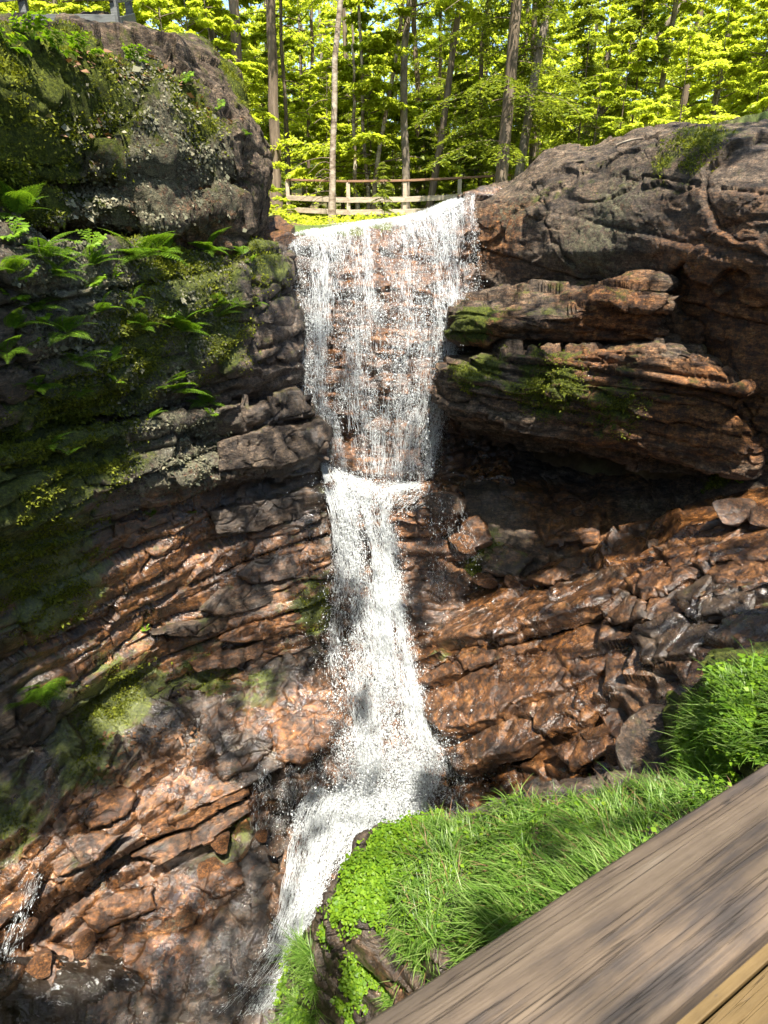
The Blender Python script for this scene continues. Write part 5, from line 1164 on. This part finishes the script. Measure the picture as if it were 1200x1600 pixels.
# ------------------------------------------------------------------ boardwalk rail, fences, debris
def box_mesh(name, sx, sy, sz, mat, bev=.006, seg=2, nx=1, rough=0, seed=0):
    import bmesh
    bm = bmesh.new(); bmesh.ops.create_cube(bm, size=1.0)
    for v in bm.verts: v.co = (v.co.x*sx, v.co.y*sy, v.co.z*sz)
    if nx > 1:
        es = [e for e in bm.edges if abs(e.verts[0].co.x-e.verts[1].co.x) > sx*.5]
        bmesh.ops.subdivide_edges(bm, edges=es, cuts=nx)
    es = [e for e in bm.edges if len(e.link_faces) == 2 and e.calc_face_angle(0) > .5]
    bmesh.ops.bevel(bm, geom=es, offset=bev, segments=seg, affect='EDGES', profile=.6)
    if rough:
        for v in bm.verts:
            n = noise(np.array([[v.co.x*6, v.co.y*3, v.co.z*3+seed]]), seed)[0]; m = noise(np.array([[v.co.x*25, v.co.y*9, v.co.z*9+seed]]), seed+1)[0]
            v.co.y += rough*(n+.4*m)*(1 if v.co.y > 0 else .7); v.co.z += rough*.4*n
    me = bpy.data.meshes.new(name); bm.to_mesh(me); bm.free(); me.materials.append(MAT[mat])
    for p in me.polygons: p.use_smooth = False
    return me
A1 = Vector(Pz(560, 1600, EYE-.67)); A2 = Vector(Pz(1200, 1190, EYE-.67)); B1 = Vector(Pz(1030, 1600, EYE-.67))
ax = (A2-A1).normalized(); pr = Vector((ax.y, -ax.x, 0)); wd = (B1-A1).dot(pr)
ang = math.atan2(ax.y, ax.x)
rail = obj('handrail', None, None, 'weathered brown wooden handrail crossing the lower right corner', 'handrail')
mid = A1+ax*.5+pr*(wd/2); rail.location = mid-Vector((0, 0, .019)); rail.rotation_euler = (0, 0, ang)
obj('top_rail', box_mesh('top_rail', 3.6, wd, .038, 'weathered_rail', .007, 3, 160, .0016, 3), rail)
for k in (-1.5, 1.55):
    p = obj('post', box_mesh('post', .09, .09, 1.02, 'weathered_rail', .006), rail); p.location = (k, 0, -.53)
for z in (-.085,):
    p = obj('side_rail', box_mesh('side_rail', 3.5, .035, .13, 'weathered_rail', .005), rail); p.location = (0, .0, z)
deck = obj('boardwalk', None, None, 'brown plank boardwalk floor at the lower right corner under the handrail', 'boardwalk')
deck.location = mid+Vector((0, 0, -1.06)); deck.rotation_euler = (0, 0, ang)
for k in range(9):
    b = obj('plank', box_mesh('plank', 3.6, .178, .04, 'deck_wood', .004), deck); b.location = (.2, .24-.185*k, 0)
# rail fence on the path behind the falls
def fence(name, label, pts, mats, hs, post_h, top_w=.14):
    c = pts[0]; o = obj(name, None, None, label, 'fence', loc=c)
    for i, p in enumerate(pts):
        q = obj('post', box_mesh('post', .10, .10, post_h, mats[0], .008), o); q.location = p-c+Vector((0, 0, post_h/2-.1))
    for a, b in zip(pts[:-1], pts[1:]):
        L = (b-a).length; m = (a+b)/2-c; an = math.atan2((b-a).y, (b-a).x); tl = math.asin((b-a).z/L)
        t = obj('top_rail', box_mesh('top_rail', L, top_w, .05, mats[1], .006), o); t.location = m+Vector((0, 0, post_h-.075)); t.rotation_euler = (0, -tl, an)
        for h in hs:
            t = obj('rail', box_mesh('rail', L, .03, .13, mats[0], .005), o); t.location = m+Vector((0, 0, h))+Vector((math.sin(an), -math.cos(an), 0))*.07; t.rotation_euler = (0, -tl, an)
    return o
pts = []
for (px, py, Y) in [(452,341,19.4),(545,346,18.6),(632,345,18.6),(716,341,18.6),(800,336,18.6)]: pts.append(Vector(P3(px, py, Y)))
fence('rail_fence', 'wooden rail fence of the path on the forest floor behind the falls', pts, ('fence_wood', 'rail_red_wood'), (.22, .52), 1.05)
pts = [Vector(P3(px, py, Y)) for (px, py, Y) in [(-160,105,10.2),(48,72,11.0),(187,72,11.3),(208,62,12.6)]]
fence('railing', 'grey wooden boardwalk railing on top of the big boulder', pts, ('grey_wood', 'grey_wood'), (.30, .60), 1.0)
# driftwood on the shelf
SHF = 'wet dark and orange rock shelf sloping from the left cliff into the stream'
def stick(p0, p1, r0, label, rock=SHF, cat='branch', mat='pale_bark'):
    a, _ = closest(rock, *p0); b, _ = closest(rock, *p1); s = np.linspace(0, 1, 8)[:, None]
    p = a*(1-s)+b*s+np.array([0, 0, 1])*(.03+.02*np.sin(s*3))
    V, Q = tube(p, r0*(1-.35*s[:, 0]), 7); k = len(V)
    obj('branch', mesh_np('branch', V, [Q, np.array([list(range(7))]), np.array([[k-7+i for i in range(7)]])], MAT[mat]), None, label, cat)
stick((275,1145), (295,1172), .026, 'short broken orange stick lying on the rock shelf', mat='rail_red_wood')
stick((212,1172), (198,1215), .02, 'dark thin stick lying left of the short broken stick', mat='brown_bark')
stick((968,222), (1000,212), .02, 'bleached fallen branch on the top of the right cliff', RWL)
q = patch(SHF, [(160,1140),(320,1120),(340,1180),(230,1230),(150,1230)], 260, 21)
if q: clover(q, .06, 'fallen_leaves', 'dead_leaf', .015)
q = patch(BLD, [(60,60),(200,80),(330,150),(400,225),(330,190),(200,120),(80,90)], 350, 22)
if q: clover(q, .06, 'fallen_leaves', 'dead_leaf', .015)
# ------------------------------------------------------------------ unseen trees added over the gorge for dappled shade, crown gaps cut for light
e1 = np.cross(SUN, [0, 0, 1]); e1 /= np.linalg.norm(e1); e2 = np.cross(SUN, e1)
HOLES = [ # photo column, row, distance, radius of the sun fleck
 (300,205,9.3,.45),(330,180,9.8,.3),(20,150,7,.35),(205,300,8.4,.55),(225,370,8.2,.45),(150,470,7.4,.5),(225,425,8.0,.45),(120,520,7.2,.3),(190,540,7.7,.25),(20,650,6.4,.3),(50,730,6.5,.35),(20,330,6.5,.4),
 (270,710,8.2,.35),(180,700,7.7,.25),(290,850,8.5,.32),(270,910,8.4,.3),(240,950,8.3,.22),(85,930,7,.22),(175,1090,7.5,.42),(70,1070,6.9,.3),(320,1105,8.2,.22),(300,1160,7.5,.25),(410,790,9.6,.2),(440,970,9.4,.25),
 (500,1115,8.3,.5),(430,1120,8.1,.35),(330,1250,6.6,.4),(200,1290,6.2,.4),(60,1400,5.3,.4),(270,1440,6,.3),(20,1420,5.1,.4),
 (480,370,12,.7),(560,365,11.7,.8),(640,360,11.7,.8),(700,340,12,.6),(600,410,11,.5),(590,470,10.9,.35),(660,470,10.9,.4),(590,560,10.7,.35),(690,520,10.8,.25),(510,610,11,.22),(600,700,10.5,.5),(620,780,9.7,.5),(540,770,9.9,.35),(570,860,9.3,.3),(600,930,9.1,.35),(590,1000,8.7,.4),(620,1130,7.6,.5),(560,1180,7.2,.4),(670,1180,7,.35),(540,1270,6.5,.4),(480,1400,5.6,.3),(530,560,10.8,.3),(620,620,10.6,.3),(480,470,11.3,.3),(650,570,10.6,.3),(560,650,10.6,.3),
 (610,1060,8.2,.35),(620,1190,7,.5),(500,1330,6.1,.3),
 (775,360,12,.5),(925,330,10.4,.4),(910,400,10.3,.45),(960,280,10,.25),(770,330,12,.35),(740,480,10.2,.4),(850,455,10.2,.4),(990,440,9.4,.35),(900,545,9.2,.5),(1010,540,8.6,.5),(1080,560,8.2,.35),(860,600,8.8,.28),(850,625,8.8,.22),(1120,560,8,.25),(1150,645,7.9,.28),(1190,560,8,.2),(1080,330,9,.3),(1050,500,9.5,.3),
 (850,770,9.9,.35),(700,700,10.5,.35),(730,830,9.8,.35),(1150,760,7.6,.3),(1150,800,7.3,.5),(1050,840,7.7,.35),(860,935,8.4,.4),(740,965,8.8,.45),(700,1000,8.5,.4),(740,1050,8,.45),(850,1030,7.2,.5),(790,1080,7.3,.45),(740,1180,7,.45),(930,1020,6.8,.35),(900,1110,6.4,.3),(1000,960,7,.4),(960,900,7.6,.3),(1100,900,6.3,.4),(1000,1110,4.8,.25),(870,1150,6.4,.25),
 (600,1300,4.2,.45),(540,1370,3.9,.35),(700,1300,4,.4),(850,1270,3.9,.25),(1000,1225,3.7,.25),(1140,1060,4.5,.5),(1190,1100,4.1,.45),
 (1150,1560,.75,.45),(440,1530,4,.35)]
H3 = np.array([P3(a, b, c) for a, b, c, d in HOLES]); HR = np.array([h[3] for h in HOLES])
HA = np.stack([H3@e1, H3@e2], -1)
THIN = [ # wider openings cut in the unseen crowns to let sun in: column, row, distance, radius, openness
 (760,1010,8.2,1.2,.8),(900,1020,7,1.3,.75),(1050,900,7,1.3,.7),(1170,830,7,1.1,.4),(780,1150,6.8,1.0,.45),(960,1120,5.8,.9,.4),(700,1330,3.8,1.0,.85),(560,1330,4.1,.7,.9),(880,1300,3.6,.9,.75),(1080,1230,3.5,.9,.75),(800,1430,3,.9,.5),(1150,1080,4.2,1.0,.95),
 (560,360,12,1.6,.9),(680,350,12,1.2,.9),(580,480,11,1.5,.2),(590,650,10.6,1.4,.15),(570,850,9.4,1.0,.25),(600,1050,8.3,1.0,.25),(610,1200,7,1.0,.45),(490,1350,6,.8,.3),
 (450,1120,8.3,.9,.3),(280,1270,6.6,.9,.35),(120,1420,5.6,.9,.3),(170,470,8,1.2,.9),(60,400,6.6,.9,.9),(40,560,6.4,.7,.7),(300,600,8.9,.7,.5),(300,215,9.3,1.0,.95),(200,330,8.3,1.1,.95),(270,420,8.7,.8,.7),(80,300,7.2,.8,.6),(30,120,7.0,.8,.6),(250,720,8.3,.7,.5),(285,880,8.5,.5,.9),(45,730,6.5,.6,.5),(180,1090,7.5,.5,.8),(330,520,9.1,.7,.3),(90,590,6.9,.6,.4),(850,450,10.3,1.0,.35),(920,390,10.3,.8,.8),(780,350,12,.7,.8),(1000,550,8.6,1.1,.3),(880,350,11,1.2,.15),(1100,350,8.5,1.2,.05),(900,1450,.36,1.1,.6),(640,1590,.3,.6,.5),(1150,1300,.5,.6,.6)]
T3 = np.array([P3(*t[:3]) for t in THIN]); TR = [t[3] for t in THIN]; TK = [t[4] for t in THIN]; TA = np.stack([T3@e1, T3@e2], -1)
def shade_tree(x, y, azs, label, seed, n, bark, size=.15, shade=None):
    r = np.random.default_rng(seed); foot = np.array([x, y, float(gz(x, y))-.2]) if abs(x) > 6 else np.array([x, y, EYE-1])
    o = obj('tree', None, None, label, 'tree', loc=foot); Ht = 15.
    s = np.linspace(0, 1, 12); p = np.stack([.3*np.sin(s*5), .3*np.sin(s*4+1), Ht*s], -1)
    V, Q = tube(p, .24*(1-.7*s), 10); obj('trunk', mesh_np('trunk', V, Q, MAT[bark]), o)
    bag = Bag(); Cs = []
    for (tx, ty, tz) in azs:
        b = np.array([0, 0, Ht*r.uniform(.5, .9)]); e = np.array([tx, ty, tz+EYE])-foot; t = np.linspace(0, 1, 8)[:, None]
        path = b*(1-t)+e*t+np.array([0, 0, 1])*np.sin(t*np.pi)*.8
        bag.add(tube(path, .07*(1-.85*t[:, 0])+.006, 5), 0)
        m = n//len(azs); a = r.uniform(.25, 1.02, m); c = path[np.clip((a*7).astype(int), 0, 7)]+r.normal(0, 1, (m, 3))*np.array([1.5, 1.5, .55])
        Cs.append(c)
    C = np.concatenate(Cs); W = C+foot
    pa = np.stack([W@e1, W@e2], -1); d = np.full(len(W), 9.)
    for h, hr in zip(HA, HR): d = np.minimum(d, np.linalg.norm(pa-h, axis=1)/hr)
    keep = d > 1.0+.35*noise(np.stack([pa[:, 0], pa[:, 1], pa[:, 0]*0], -1)*2.6, 3)-.25*noise(np.stack([pa[:, 0], pa[:, 1], pa[:, 0]*0], -1)*7, 4)
    cn = noise(np.stack([pa[:, 0], pa[:, 1], pa[:, 0]*0], -1)*1.5, 13)+.5*noise(np.stack([pa[:, 0], pa[:, 1], pa[:, 0]*0], -1)*4, 14)
    for h, hr, k in zip(TA, TR, TK): keep &= ~((np.linalg.norm(pa-h, axis=1) < hr*(1+.2*cn)) & (cn < k))
    C = C[keep]
    if shade is not None: C = np.concatenate([C, shade-foot])
    m = len(C); a = r.uniform(0, 6.28, m)
    bag.add(leaves(C, np.stack([np.cos(a), np.sin(a), r.normal(-.2, .25, m)], -1), SUN*.5+np.stack([r.normal(0, .35, m), r.normal(0, .35, m), np.ones(m)*.6], -1), size*r.uniform(.7, 1.3, m), .75), 1)
    obj('crown', bag.mesh('crown', [MAT[bark], MAT['broad_leaf']]), o)
r = np.random.default_rng(5)
def tips(xs, ys, zs): return [(x+r.uniform(-.6, .6), y+r.uniform(-.6, .6), z+r.uniform(-.8, .8)) for x in xs for y in ys for z in zs]
shade_tree(-10, -5, tips(np.arange(-9, -.8, 1.6), np.arange(-11, 6.2, 1.8), (11,)), 'unseen leafy beech added over the left rim to dapple the gorge', 51, 120000, 'grey_bark')
shade_tree(11, -5, tips(np.arange(-.6, 7, 1.6), np.arange(-11, 6.2, 1.8), (11,)), 'unseen leafy maple added over the right rim to dapple the gorge', 52, 125000, 'brown_bark')
EXPO = 1.75
# ------------------------------------------------------------------ light
w = bpy.data.worlds.new('World'); scene.world = w; w.use_nodes = True
nt = w.node_tree; sky = nt.nodes.new('ShaderNodeTexSky'); sky.sky_type = 'NISHITA'; sky.sun_disc = False
el = math.asin(SUN[2]); sky.sun_elevation = el; sky.sun_rotation = math.atan2(SUN[0], SUN[1])
nt.links.new(sky.outputs[0], nt.nodes['Background'].inputs[0]); nt.nodes['Background'].inputs[1].default_value = .11
sl = bpy.data.lights.new('sun', 'SUN'); sl.energy = 5.0; sl.angle = R(.5); sl.color = (1, .93, .82)
so = bpy.data.objects.new('sun', sl); COL.objects.link(so)
so.rotation_euler = Vector(-SUN).to_track_quat('-Z', 'Y').to_euler(); so.location = (0, -20, 40)
scene.view_settings.view_transform = 'Standard'; scene.view_settings.look = 'None'; scene.view_settings.gamma = 1
scene.view_settings.exposure = EXPO
scene.render.engine = 'CYCLES'
cy = scene.cycles; cy.use_denoising = True; cy.max_bounces = 6; cy.transparent_max_bounces = 16; cy.use_adaptive_sampling = True; cy.adaptive_threshold = .025; cy.diffuse_bounces = 4; cy.glossy_bounces = 3; cy.transmission_bounces = 4; cy.sample_clamp_indirect = 6
